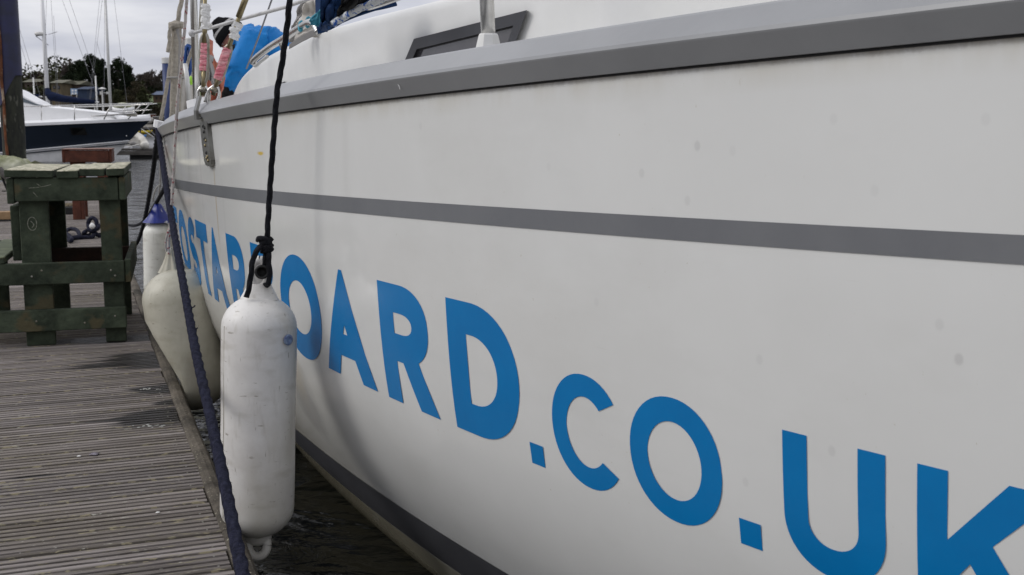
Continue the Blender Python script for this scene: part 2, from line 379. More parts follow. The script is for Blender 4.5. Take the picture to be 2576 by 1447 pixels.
def hull_material():
    m = material('hull_gelcoat', (.70, .702, .680), .11, c2=(.65, .651, .628), scale=1.1, spec=.5, coat=0)
    t = m.node_tree; b = t.nodes['Principled BSDF']; l = t.links.new; src = b.inputs['Base Color'].links[0].from_socket
    def n(ty, **k):
        o = t.nodes.new(ty)
        for a, v in k.items(): setattr(o, a, v)
        return o
    uv = n('ShaderNodeAttribute', attribute_name='sz'); sp = n('ShaderNodeSeparateXYZ'); l(uv.outputs['Vector'], sp.inputs[0])  # s, z, toe distance
    def mixc(src, fac, colr):
        x = n('ShaderNodeMix', data_type='RGBA'); l(fac, x.inputs[0]); l(src, x.inputs[6]); x.inputs[7].default_value = (*colr, 1); return x.outputs[2]
    def math(op, a, bb, c=None, clamp=False):
        o = n('ShaderNodeMath', operation=op); o.use_clamp = clamp
        for i, q in enumerate((a, bb, c)):
            if q is None: continue
            if isinstance(q, (int, float)): o.inputs[i].default_value = q
            else: l(q, o.inputs[i])
        return o.outputs[0]
    def noise(sc, det, stretch, rough=.6):
        mp = n('ShaderNodeMapping'); mp.inputs['Scale'].default_value = stretch; l(uv.outputs['Vector'], mp.inputs[0])
        q = n('ShaderNodeTexNoise'); q.inputs['Scale'].default_value = sc; q.inputs['Detail'].default_value = det; q.inputs['Roughness'].default_value = rough; l(mp.outputs[0], q.inputs[0]); return q.outputs[0]
    def rng(v, a, bb, c=0, d=1):
        o = n('ShaderNodeMapRange'); o.inputs[1].default_value = a; o.inputs[2].default_value = bb; o.inputs[3].default_value = c; o.inputs[4].default_value = d; l(v, o.inputs[0]); return o.outputs[0]
    S_, Z_, T_ = sp.outputs
    # faint grubby blotches
    src = mixc(src, rng(noise(1.3, 6, (1, 2, 1)), .5, .75, 0, .22), (.45, .44, .40))
    # small soft grey spots
    src = mixc(src, math('MULTIPLY', rng(noise(7, 3, (.25, 7, 0), .7), .70, .74, 0, .22), rng(noise(.9, 2, (1, 1, 0)), .45, .6)), (.38, .36, .30))
    # small scuffs
    src = mixc(src, math('MULTIPLY', rng(noise(60, 3, (1.6, 1, 0)), .70, .74, 0, .7), rng(noise(2.5, 2, (1, 1, 1)), .5, .6)), (.42, .38, .28))
    # brown grime under the rail
    g = math('SUBTRACT', .010, T_); g2 = math('MULTIPLY_ADD', noise(26, 7, (1, .5, 0), .75), .016, g)
    src = mixc(src, rng(g2, .009, .018, 0, .7), (.11, .075, .035))
    src = mixc(src, math('MULTIPLY', rng(T_, 0, .05, .35, 0), rng(noise(9, 4, (1, .3, 0)), .4, .65)), (.45, .40, .28))
    # vertical runs at the far part
    src = mixc(src, math('MULTIPLY', rng(noise(7, 5, (1.6, .12, 0)), .56, .72, 0, .35), rng(S_, 2.2, 3.6)), (.42, .41, .39))
    # yellowing low on the far part and along the bottom
    src = mixc(src, math('MULTIPLY', rng(Z_, 1.0, .5, 0, .55), rng(S_, 1.9, 3.0)), (.60, .54, .40))
    src = mixc(src, rng(Z_, .36, .30, 0, .75), (.38, .34, .22))
    src = mixc(src, rng(Z_, .22, .15, 0, .75), (.10, .09, .05))
    # rubbed grey patch where the nearest fender chafes
    def patch(s0, z0, rs, rz, amt, colr, src, nz=.5):
        a = math('DIVIDE', math('SUBTRACT', S_, s0), rs); c = math('DIVIDE', math('SUBTRACT', Z_, z0), rz)
        d = math('SQRT', math('ADD', math('MULTIPLY', a, a), math('MULTIPLY', c, c)), 0)
        d = math('MULTIPLY_ADD', noise(14, 4, (1, 1, 0)), nz, d)
        return mixc(src, rng(d, 1+nz*.5, .55+nz*.5, 0, amt), colr)
    for (x_, y_, am_) in ((1754, 367, .42), (1614, 436, .26), (1729, 505, .24), (2363, 817, .22), (2412, 904, .5), (1058, 318, .16), (2097, 300, .15), (2092, 1135, .28), (1910, 905, .2), (1875, 1213, .2), (1843, 380, .14), (1500, 760, .14), (2200, 480, .14), (1380, 420, .12), (2480, 300, .16)):
        hh_ = hullhit(x_, y_); src = patch(hh_[0], hh_[1], .0085, .0105, am_*.62, (.34, .33, .33), src, .12)
    h = hullhit(770, 1010)
    if h: src = patch(h[0], h[1], .14, .16, .32, (.22, .21, .20), src)
    if h: src = patch(h[0]+.02, h[1]+.2, .10, .25, .3, (.5, .42, .28), src)
    h = hullhit(655, 386)
    if h: src = patch(h[0], h[1], .045, .009, .95, (.62, .42, .03), src, 1.0)
    h = hullhit(541, 470)
    if h: src = patch(h[0], h[1]-.06, .014, .22, .5, (.5, .38, .2), src, .3)
    l(src, b.inputs['Base Color'])
    bp = n('ShaderNodeBump'); bp.inputs['Strength'].default_value = .06; bp.inputs['Distance'].default_value = .02
    l(noise(2.2, 2, (1, 1.3, 0), .4), bp.inputs['Height']); l(bp.outputs[0], b.inputs['Normal'])
    return m
M['hull'] = hull_material()

# hull skin (near side), then its mirror across the centreline
SS = [SMIN+i*(SMAX-SMIN)/244 for i in range(245)]
ZF = [1, .995, .99, .98, .96, .93, .88, .82, .75, .68, .61, .54, .48, .42, .36, .30, .25, .20, .15, .10, .05, 0]
V = []; A = []
for s in SS:
    zt = toez(s)
    for f in ZF:
        z = -.05+(zt+.05)*f; V.append(hullpt(s, z)); A.append((s, z, zt-z))
nz = len(ZF)
Fc = [(i*nz+j, i*nz+j+1, (i+1)*nz+j+1, (i+1)*nz+j) for i in range(len(SS)-1) for j in range(nz-1)]
hull = obj('hull', V, Fc, M['hull'], yacht, smooth=True)
at_ = hull.data.attributes.new('sz', 'FLOAT_VECTOR', 'POINT'); at_.data.foreach_set('vector', [c for a in A for c in a])
bx, by, bt = base(SMIN); B0 = Vector((bx, by, 0)); sx1, sy1, _ = base(SMAX)
PH = radians(18.5); cdir = Vector((-sin(PH), cos(PH), 0)); cn = Vector((cos(PH), sin(PH), 0))
def mirror(p):
    d = Vector(p)-B0; return Vector(p)-cn*2*d.dot(cn)
Vm = [mirror(v) for v in V]
far = obj('hull_far_side', Vm, [q[::-1] for q in Fc], M['gel'], yacht, smooth=True)
# transom
tv = [hullpt(SMAX, -.05+(toez(SMAX)+.05)*f) for f in ZF]; m = MB(); m.add(tv+[mirror(v) for v in tv], [(i, i+1, nz+i+1, nz+i) for i in range(nz-1)]); m.build('transom', M['gel'], yacht)
# deck
dk = []
for s in SS:
    p = hullpt(s, toez(s)+.03, -.03); dk.append(p)
m = MB(); m.add(dk+[mirror(v) for v in dk], [(i, i+1, len(dk)+i+1, len(dk)+i) for i in range(len(dk)-1)]); m.build('deck', M['gel'], yacht)

def strip(name, prof, mat, s0, s1, n, zf=toez, smooth=False, closed=False):
    """profile [(out, dz)] swept along the hull"""
    V = []; k = len(prof)
    for i in range(n+1):
        s = s0+(s1-s0)*i/n; x, y, t = base(s); z = zf(s); nn = tuck(z)
        for (o, dz) in prof: V.append(Vector((x+(nn-o)*cos(t), y+(nn-o)*sin(t), z+dz)))
    kk = k if closed else k-1
    Fc = [(i*k+j, i*k+(j+1) % k, (i+1)*k+(j+1) % k, (i+1)*k+j)[::-1] for i in range(n) for j in range(kk)]
    if closed: Fc += [tuple(range(k)), tuple(n*k+j for j in reversed(range(k)))]
    return obj(name, V, Fc, mat, yacht, smooth=smooth)
strip('toe_rail', [(-.004, .003), (.012, .003), (.030, .040), (.031, .043), (.028, .050), (-.012, .088), (-.018, .092), (-.055, .092), (-.055, .003)][::1], M['grey_rail'], -3.6, 8.6, 244, closed=True)
strip('rail_seal', [(.001, -.0008), (.004, -.0004), (.004, .004), (-.003, .004)], M['seal'], -3.6, 8.6, 244, closed=True)
def vstrip(name, ztop, zbot, mat, s0=-3.6, s1=8.6, n=244, rows=3, off=.0016):
    V = []
    for i in range(n+1):
        s = s0+(s1-s0)*i/n
        for r in range(rows+1):
            z = ztop(s)+(zbot(s)-ztop(s))*r/rows; V.append(hullpt(s, z, off))
    k = rows+1
    Fc = [(i*k+j, i*k+j+1, (i+1)*k+j+1, (i+1)*k+j) for i in range(n) for j in range(rows)]
    return obj(name, V, Fc, mat, yacht, smooth=True)
vstrip('accent_stripe', lambda s: 1.462-.02196*s, lambda s: 1.4232-.02317*s, M['stripe'])
vstrip('boot_stripe', lambda s: .493-.006*max(0, s-1.5), lambda s: .325-.01*max(0, s-1.5), M['boot'], rows=5)

h_ = hullhit(1028, 212)
for (x_, y_, dz_, l_) in ((1028, 212, .030, .012),):
    hh_ = hullhit(x_, y_); bx_, by_, bt_q = base(hh_[0]); zz_ = toez(hh_[0])+dz_; oo_ = .0135+(dz_-.003)*.018/.037+.0012
    p_ = Vector((bx_-oo_*cos(bt_q), by_-oo_*sin(bt_q), zz_)); MB().tube([p_, p_+Vector((.004, -.002, -l_*.5)), p_+Vector((.005, -.004, -l_))], [.0008, .0014, .0006], 5).build('scratch', M['whitetape'], yacht)
# ------------------------------------------------------------------ lettering
def arc(cx, cy, rx, ry, a0, a1, n=20, p=2.0):
    o = []
    for i in range(n+1):
        a = radians(a0+(a1-a0)*i/n); c, s_ = cos(a), sin(a)
        o.append((cx+rx*math.copysign(abs(c)**(2/p), c), cy+ry*math.copysign(abs(s_)**(2/p), s_)))
    return o
def stroke(path, t):
    """polygon around a centre line"""
    Lf, R = [], []
    for i, p in enumerate(path):
        a = path[max(0, i-1)]; b = path[min(len(path)-1, i+1)]
        d = Vector((b[0]-a[0], b[1]-a[1])).normalized()
        Lf.append((p[0]-d.y*t/2, p[1]+d.x*t/2)); R.append((p[0]+d.y*t/2, p[1]-d.x*t/2))
    return Lf+R[::-1]
def glyph(ch, w, h, t):
    if ch == '.': return [[(0, 0), (w, 0), (w, t), (0, t)]]
    if ch == 'T': c = w/2; return [[(0, h), (0, h-t*.92), (c-t/2, h-t*.92), (c-t/2, 0), (c+t/2, 0), (c+t/2, h-t*.92), (w, h-t*.92), (w, h)]]
    if ch == 'A':
        c = w/2; k = t*1.12; a = t*.13; zb, zt = h*.20, h*.20+t*.80
        def xo(z): return (c-a)*z/h
        # straight legs
        xi = lambda z: xo(z)+k
        top = h*(c-k)/(c-a)
        return [[(0, 0), (c-a, h), (c+a, h), (w, 0), (w-k, 0), (w-xi(zb), zb), (xi(zb), zb), (k, 0)],
                [(xi(zt), zt), (w-xi(zt), zt), (c, top)]]
    if ch in 'RB':
        if ch == 'B':
            zm = h*.53; r1 = (h-zm)/2+t*.05; r2 = zm/2+t*.05
            o = [(0, 0), (0, h)]+[(w*.45, h)]+arc(w*.45, h-(h-zm)/2, w*.46, (h-zm)/2, 80, -62, 12)+arc(w*.5, zm/2+.004, w*.5, zm/2-.004, 62, -90, 14, 2.2)+[(w*.5, 0)]
            hb = h*.19; q1, q2 = (zm+hb*.45, h-hb), (hb, zm-hb*.45)
            i1 = [(t, q1[1]), (w*.45, q1[1])]+arc(w*.45, (q1[0]+q1[1])/2, w*.40-t*.55, (q1[1]-q1[0])/2, 78, -78, 8)+[(w*.45, q1[0]), (t, q1[0])]
            i2 = [(t, q2[1]), (w*.5, q2[1])]+arc(w*.5, (q2[0]+q2[1])/2, w*.42-t*.55, (q2[1]-q2[0])/2, 78, -78, 8)+[(w*.5, q2[0]), (t, q2[0])]
            return [o, i1, i2]
        zb = h*.36; cyy = (h+zb)/2; ry = (h-zb)/2; rx = w*.50; cx_ = w*.44
        o = [(0, 0), (0, h), (cx_, h)]+arc(cx_, cyy, rx, ry, 84, -58, 18, 2.2)+[(w, 0), (w-t*1.15, 0), (w*.42, zb), (t, zb), (t, 0)]
        i1 = [(t, h-t*.88), (cx_, h-t*.88)]+arc(cx_, cyy, rx-t, ry-t*.88, 80, -80, 10, 2.2)+[(cx_, zb+t*.88), (t, zb+t*.88)]
        return [o, i1]
    if ch == 'D':
        cx_ = w*.36
        o = [(0, 0), (0, h), (cx_, h)]+arc(cx_, h/2, w-cx_, h/2, 86, -86, 26, 2.1)+[(cx_, 0)]
        i1 = [(t, t*.9), (t, h-t*.9), (cx_, h-t*.9)]+arc(cx_, h/2, w-cx_-t, h/2-t*.9, 84, -84, 22, 2.1)+[(cx_, t*.9)]
        return [o, i1]
    if ch == 'O': return [arc(w/2, h/2, w/2, h/2+.006, 0, 355, 52, 2.08), arc(w/2, h/2, w/2-t, h/2+.006-t*.95, 0, 352, 44, 2.0)]
    if ch == 'C':
        q = w*1.08
        return [arc(q/2, h/2, q/2, h/2+.005, 38, 322, 44, 2.08)+arc(q/2, h/2, q/2-t, h/2+.005-t*.95, 314, 46, 36, 2.0)]
    if ch == 'U':
        r = w/2
        return [[(0, h), (t, h)]+arc(r, r*.95, r-t, r*.95-t, 180, 360, 20, 2.1)+[(w-t, h), (w, h)]+arc(r, r*.95, r, r*.95+.003, 360, 180, 26, 2.1)]
    if ch == 'K':
        return [[(0, 0), (0, h), (t, h), (t, h*.54), (w-t*1.45, h), (w-.002, h), (w*.56, h*.58), (w, 0), (w-t*1.3, 0), (w*.40, h*.42), (t, h*.22), (t, 0)]]
    if ch == 'S':
        r = (h-t)/4+.0; c = w/2; rx = (w-t)/2*.98
        p = arc(c, h-t/2-r, rx, r, 28, 180, 12)+arc(c, h-t/2-r, rx, r, 190, 262, 6)
        p += arc(c, t/2+r, rx, r, 82, 8, 7)+arc(c, t/2+r, rx, r, 0, -152, 12)
        return [stroke(p, t*.95)]
def letter(ch, sL, w, z0, h, t):
    loops = glyph(ch, w, h, t); bm = bmesh.new()
    for lp in loops:
        q = []
        for p in lp:
            if not q or (abs(p[0]-q[-1][0])+abs(p[1]-q[-1][1])) > 1e-4: q.append(p)
        if abs(q[0][0]-q[-1][0])+abs(q[0][1]-q[-1][1]) < 1e-4: q.pop()
        vs = [bm.verts.new((x, y, 0)) for x, y in q]
        for i in range(len(vs)): bm.edges.new((vs[i], vs[(i+1) % len(vs)]))
    bmesh.ops.triangle_fill(bm, use_beauty=True, use_dissolve=False, edges=bm.edges[:], normal=(0, 0, 1))
    x = .03
    while x < w: bmesh.ops.bisect_plane(bm, geom=bm.verts[:]+bm.edges[:]+bm.faces[:], plane_co=(x, 0, 0), plane_no=(1, 0, 0)); x += .03
    y = .04
    while y < h: bmesh.ops.bisect_plane(bm, geom=bm.verts[:]+bm.edges[:]+bm.faces[:], plane_co=(0, y, 0), plane_no=(0, 1, 0)); y += .04
    bm.verts.index_update()
    V = [hullpt(sL-v.co.x, z0+v.co.y, .0007) for v in bm.verts]; Fc = []
    for f in bm.faces:
        ids = [v.index for v in f.verts]; nn = (V[ids[1]]-V[ids[0]]).cross(V[ids[2]]-V[ids[0]])
        Fc.append(tuple(ids) if nn.x < 0 else tuple(reversed(ids)))
    bm.free()
    o = obj('full_stop' if ch == '.' else 'letter', V, Fc, M['vinyl'], yacht, smooth=True)
    return o
ZB, CAP = .905, .312
for ch, sL, w_ in (('T', 4.95, .30), ('O', 4.61, .37), ('S', 4.185, .27), ('T', 3.895, .305), ('A', 3.62, .355), ('R', 3.178, .283), ('B', 2.796, .285),
                   ('O', 2.469, .371), ('A', 2.094, .352), ('R', 1.673, .279), ('D', 1.315, .284)):
    letter(ch, sL, w_, ZB, CAP, .083)
for ch, sL, w_ in (('.', 1.012, .047), ('C', .921, .202), ('O', .684, .230), ('.', .421, .047), ('U', .322, .188), ('K', .082, .205)):
    letter(ch, sL, w_, .893, .227, .0475)

# ------------------------------------------------------------------ water, seabed edge, land
def water_mat():
    m = bpy.data.materials.new('water'); m.use_nodes = True; t = m.node_tree; b = t.nodes['Principled BSDF']; l = t.links.new
    b.inputs['Base Color'].default_value = (.003, .004, .004, 1); b.inputs['Roughness'].default_value = .05; b.inputs['IOR'].default_value = 1.33
    g = t.nodes.new('ShaderNodeNewGeometry'); h = None
    for sc, st, dist, strg in ((1.6, (1, 1.4, 1), .25, .65), (6, (1, 1.5, 1), .05, .6), (22, (1, 1.3, 1), .012, .35)):
        mp = t.nodes.new('ShaderNodeMapping'); mp.inputs['Scale'].default_value = st; mp.inputs['Rotation'].default_value = (0, 0, .3); l(g.outputs['Position'], mp.inputs[0])
        n = t.nodes.new('ShaderNodeTexNoise'); n.inputs['Scale'].default_value = sc; n.inputs['Detail'].default_value = 3; n.inputs['Distortion'].default_value = .6; l(mp.outputs[0], n.inputs[0])
        bp = t.nodes.new('ShaderNodeBump'); bp.inputs['Strength'].default_value = strg; bp.inputs['Distance'].default_value = dist; l(n.outputs[0], bp.inputs['Height'])
        if h: l(h, bp.inputs['Normal'])
        h = bp.outputs[0]
    l(h, b.inputs['Normal']); return m
M['water'] = water_mat()
obj('water', [(-900, -60, WATER), (900, -60, WATER), (900, 900, WATER), (-900, 900, WATER)], [(0, 1, 2, 3)], M['water'], kind='structure')
def hill_mat():
    m = material('hill_ground', (.055, .06, .03), .9, c2=(.045, .038, .025), scale=.06, world=True, bump=.2, bscale=1)
    return m
M['hill'] = hill_mat()
M['field'] = material('grass_field', (.095, .135, .035), .9, c2=(.07, .10, .03), scale=.3, world=True)
def hillz(x, y):
    d = y-128+.05*x
    f = max(0, min(1, d/125)); g = max(0, min(1, d/28)); g = g*g*(3-2*g)
    f = .25*g+.75*f**1.3; ridge = 10.0+.6*sin(x*.05+1)+.6*max(0, min(1, (x+78)/12))
    return -.3+.9*max(0, min(1, d/4+.5))+ridge*f+.35*mnoise.noise(Vector((x*.05, y*.05, 0)))*f*3
V, Fc = grid(lambda u, v: (lambda x, y: Vector((x, y, hillz(x, y))))(-420+840*u, 118+420*v**1.6), 160, 90)
obj('hillside', V, [q for q in Fc], M['hill'], kind='structure', smooth=True)
# field: a slightly raised sheet on the right of the hill
V, Fc = grid(lambda u, v: (lambda x, y: Vector((x, y, hillz(x, y)+.6)))((-.331+.10*u)*(172+80*v), 172+80*v), 16, 30)
obj('grass_field', V, Fc, M['field'], kind='structure', smooth=True)

# ------------------------------------------------------------------ pontoon
ANG = math.atan(.387)
pont = empty('pontoon', (.428, 0, DECK), ANG, kind='structure')
tag(pont, 'weathered grey grooved timber pontoon deck')
PM = Matrix.Translation((.428, 0, DECK)) @ Matrix.Rotation(ANG, 4, 'Z'); PMI = PM.inverted()
PW, PITCHP, PLEN = .1375, .1465, 3.6
def plank_mat():
    m = material('grooved_decking', (.305, .272, .256), .72, c2=(.105, .09, .078), scale=6, stretch=(.22, 5, 3), rnd=.2, bump=.5, bscale=60, detail=10, fac=(.34, .66), spec=.3)
    t = m.node_tree; b = t.nodes['Principled BSDF']; l = t.links.new; src = b.inputs['Base Color'].links[0].from_socket
    g = t.nodes.new('ShaderNodeNewGeometry'); sp = t.nodes.new('ShaderNodeSeparateXYZ'); l(g.outputs['Position'], sp.inputs[0])
    def mth(op, a, bb, c=None):
        o = t.nodes.new('ShaderNodeMath'); o.operation = op
        for i, q in enumerate((a, bb, c)):
            if q is None: continue
            if isinstance(q, (int, float)): o.inputs[i].default_value = q
            else: l(q, o.inputs[i])
        return o.outputs[0]
    def rng(v, a, bb, c, d):
        o = t.nodes.new('ShaderNodeMapRange'); o.inputs[1].default_value = a; o.inputs[2].default_value = bb; o.inputs[3].default_value = c; o.inputs[4].default_value = d; l(v, o.inputs[0]); return o.outputs[0]
    def mixc(src, fac, colr):
        x = t.nodes.new('ShaderNodeMix'); x.data_type = 'RGBA'; l(fac, x.inputs[0]); l(src, x.inputs[6]); x.inputs[7].default_value = (*colr, 1); return x.outputs[2]
    def noise(sc, det, st=(1, 1, 1), rot=ANG):
        mp = t.nodes.new('ShaderNodeMapping'); mp.vector_type = 'TEXTURE'; mp.inputs['Rotation'].default_value = (0, 0, rot)
        mp.inputs['Scale'].default_value = tuple(1/x for x in st); l(g.outputs['Position'], mp.inputs[0])
        q = t.nodes.new('ShaderNodeTexNoise'); q.inputs['Scale'].default_value = sc; q.inputs['Detail'].default_value = det; l(mp.outputs[0], q.inputs[0]); return q.outputs[0]
    # grooves hold black dirt (by depth below the tread)
    src = mixc(src, mth('MULTIPLY', rng(sp.outputs[2], DECK-.006, DECK-.0035, .98, 0), rng(noise(5, 4, (.5, 3, 1)), .3, .6, .75, 1)), (.025, .021, .017))
    src = mixc(src, rng(noise(.9, 4, (1, 1.6, 1)), .5, .68, 0, .5), (.105, .088, .062))
    tco = t.nodes.new('ShaderNodeTexCoord'); so_ = t.nodes.new('ShaderNodeSeparateXYZ'); l(tco.outputs['Object'], so_.inputs[0])
    eb = mth('MINIMUM', so_.outputs[1], mth('SUBTRACT', PW, so_.outputs[1]))
    eb = mth('MULTIPLY_ADD', noise(9, 4, (.4, 2, 1)), .022, eb)
    em = rng(eb, .022, .012, 0, 1)
    src = mixc(src, mth('MULTIPLY', em, .75), (.04, .033, .024))
    src = mixc(src, mth('MULTIPLY', rng(eb, .03, .016, 0, 1), rng(noise(64, 3, (.45, 1.3, 1)), .56, .61, 0, .85)), (.27, .235, .15))
    src = mixc(src, mth('MULTIPLY', rng(noise(52, 3, (.45, 2.0, 1)), .60, .66, 0, .7), rng(noise(2.2, 3, (.6, 2.4, 1)), .42, .6, 0, 1)), (.25, .225, .14))
    src = mixc(src, rng(noise(70, 2, (.5, 2, 1)), .70, .73, 0, .7), (.5, .49, .42))
    wet = None
    for (x, y, ra, rb) in ((385, 905, .40, .24), (455, 975, .22, .12), (440, 1045, .30, .17), (330, 850, .55, .12), (85, 905, .10, .02), (75, 1200, .17, .018), (470, 1010, .14, .08)):
        p = onz(x, y, DECK); dx = mth('SUBTRACT', sp.outputs[0], p.x); dy = mth('SUBTRACT', sp.outputs[1], p.y)
        a = mth('MULTIPLY_ADD', dx, cos(ANG)/ra, mth('MULTIPLY', dy, sin(ANG)/ra)); c = mth('MULTIPLY_ADD', dx, -sin(ANG)/rb, mth('MULTIPLY', dy, cos(ANG)/rb))
        d = mth('SQRT', mth('ADD', mth('MULTIPLY', a, a), mth('MULTIPLY', c, c)), 0)
        wet = d if wet is None else mth('MINIMUM', wet, d)
    wet = mth('MULTIPLY_ADD', noise(5, 6, (.35, 4.5, 1)), 1.9, wet)
    wf = rng(wet, 1.90, 1.72, 0, 1)
    src = mixc(src, mth('MULTIPLY', wf, .9), (.010, .009, .008))
    l(src, b.inputs['Base Color']); l(rng(wf, 0, 1, .8, .38), b.inputs['Roughness'])
    return m
M['plank'] = plank_mat()
prof = [(0, -.03)]
ng = 4; gp = PW/ng
prof.append((0, -.004)); prof.append((.003, 0))
for k in range(1, ng):
    c = k*gp; prof += [(c-.0070, 0), (c-.0055, -.011), (c+.0055, -.011), (c+.0070, 0)]
prof += [(PW-.003, 0), (PW, -.004), (PW, -.03)]
V = [Vector((-PLEN, y, z)) for y, z in prof]+[Vector((0, y, z)) for y, z in prof]; k = len(prof)
Fc = [(j, k+j, k+j+1, j+1) for j in range(k-1)]+[tuple(range(k)), tuple(range(2*k-1, k-1, -1))]
pl0 = obj('plank', V, Fc, M['plank'], pont, local=True)
y0 = -.6; n_p = int((27.6+.6)/PITCHP); rr = random.Random(3)
for i in range(n_p):
    o = pl0 if i == 0 else pl0.copy()
    if i: COL.objects.link(o)
    o.location = (-.062+rr.uniform(-.006, .006), y0+i*PITCHP, rr.uniform(-.0015, .0015)); o.rotation_euler = (0, 0, rr.uniform(-.0012, .0012))
# rounded edging strip in lengths along the edge
ep = [(-.061, -.03), (-.061, .002), (-.052, .010), (-.035, .012), (-.015, .006), (-.003, -.010), (0, -.035), (-.004, -.09), (-.061, -.09)]
EL = 2.05
V = []
ne = 10
for i in range(ne+1):
    for (x, z) in ep: V.append(Vector((x+.0015*sin(i*2.1), (EL-.008)*i/ne, z+.0015*sin(i*1.7+x*40))))
k = len(ep); Fc = [(i*k+j, (i+1)*k+j, (i+1)*k+(j+1) % k, i*k+(j+1) % k)[::-1] for i in range(ne) for j in range(k)]+[tuple(range(k)), tuple(ne*k+j for j in reversed(range(k)))]
e0 = obj('edge_strip', V, Fc, M['edge'], pont, local=True, smooth=False)
for i in range(14):
    o = e0 if i == 0 else e0.copy()
    if i: COL.objects.link(o)
    o.location = (0, -.75+i*EL, 0); o.rotation_euler = (0, 0, rr.uniform(-.002, .002))
MB().box((-3.6, -.6, -.16), (-.07, 27.4, -.034)).build('deck_frame', M['darkwood'], pont, local=True)
MB().box((-3.5, -.5, -.42), (-.10, 27.3, -.165)).build('float', M['seal'], pont, local=True)
# deck screws at plank ends near the camera
m = MB()
for i in range(8, 40):
    for q in (.03, .105): m.lathe([(.0035, 0), (.003, .0012)], (-.10+rr.uniform(-.004, .004), y0+i*PITCHP+q, .0002), seg=6)
m.build('screws', M['steel_dull'], pont, local=True, kind='stuff')
def deckp(x, y): return onz(x, y, DECK)

# ------------------------------------------------------------------ fenders
def fender(cx, cy, z0, z1, R, mat, lean, label, eyer=.03, pear=0, name='fender', top='loop'):
    """z0..z1 = cylinder shoulders incl. domes; lean = xy shift of top over bottom"""
    H = z1-z0; root = empty(name, (cx, cy, z0), label=label, cat='fender', group='fenders hanging between yacht and pontoon')
    ax = Vector((lean[0], lean[1], H)).normalized(); c = Vector((cx, cy, z0))
    prof = []
    nb = 9; hb = R*.85
    for i in range(nb+1):
        a = pi/2*i/nb; prof.append((max(.012, R*sin(a))*(1-pear*.25), hb*(1-cos(a))))
    for f in (.2, .35, .5, .65, .8): prof.append((R*(1-pear*.25*(1-f)**2*1.2)*(1+.008*sin(f*9)), hb+(H-2*hb)*f))
    for i in range(nb+1):
        a = pi/2*(1-i/nb); prof.append((max(.018, R*sin(a)), H-hb*(1-cos(a))*1.0))
    b = MB(); b.lathe(prof, c, ax, seg=40); b.build('body', mat, root, smooth=True)
    return root, ax, c
def eye(root, c, ax, w, h, mat, hole=.4, side=Vector((1, 0, 0)), name='eye', ring=False):
    """flat moulded lug with a hole: swept ring plus neck"""
    sd_ = (side-ax*side.dot(ax)).normalized(); m = MB(); P = []
    for i in range(25):
        a = 2*pi*i/24; P.append(c+ax*(h*.62+h*.36*cos(a))+sd_*(w*.30*sin(a)))
    m.tube(P, w*.17, 12, caps=False)
    fn = ax.cross(sd_); Mx = Matrix((sd_, fn, ax)).transposed(); m.ell(c+ax*h*.52, (w*.36, w*.15, h*.44), 16, 10, Mx)
    V_ = []
    for f in (0, .15, .3, .42):
        ww = w*(.75-.75*f); th = w*(.5-.7*f)
        for k in range(16):
            a = 2*pi*k/16; V_.append(c+ax*(h*f*1.0-h*.10)+sd_*ww*cos(a)+fn*th*sin(a))
    m.add(V_, [(i*16+k, i*16+(k+1) % 16, (i+1)*16+(k+1) % 16, (i+1)*16+k) for i in range(3) for k in range(16)])
    m.build(name, mat, root, smooth=True)
# nearest fender
Yf = 3.22
top = at(651, 742, Yf); bot = at(650, 1342, Yf+.02); Rf = 93*Yf*1.02/2822
f3, ax3, c3 = fender(bot.x, Yf, bot.z, top.z, Rf, M['fender'], (at(653, 740, Yf).x-bot.x, 0), 'nearest fender, a long dirty white cylinder with a black rope through its eye')
tp3 = c3+ax3*(top.z-bot.z)
eye(f3, tp3, ax3, .075, .105, M['fender'])
# solid face of the eye with its dark hole
MB().lathe([(.0205, 0), (.0205, .012), (.014, .014), (.014, .0)], tp3+ax3*.072+Vector((.012, -.03, 0)), (.25, -1, .05), 20).build('hole_rim', M['seal'], f3, smooth=True)
b3 = c3-ax3*.0
m = MB(); P = [b3+Vector((.004, 0, -.026))+Vector((.028*cos(a*pi/12), -.01+.01*sin(a*pi/12), .032*sin(a*pi/12))) for a in range(25)]; m.tube(P, .0135, 12, caps=False); m.ell(b3+Vector((0, 0, .0)), (.045, .03, .03))
m.build('bottom_eye', M['fender'], f3, smooth=True)
MB().lathe([(.016, 0), (.016, .004), (.011, .006), (.006, .0045)], at(729, 855, Yf-.060)+Vector((-.006, 0, 0)), (.80, -.60, .0), 18).build('valve', material('valve_plastic', (.25, .32, .42), .4, c2=(.05, .07, .18), scale=60), f3, smooth=True)
# seam down the front
m = MB(); P = []
for i in range(16):
    z = bot.z+.07+(top.z-bot.z-.15)*i/15; q = c3+ax3*(z-bot.z); P.append(q+Vector((-cos(radians(38))*Rf*1.0, -sin(radians(38))*Rf*1.0, 0)))
m.tube(P, .0012, 5); m.build('seam', M['fender_y'], f3)
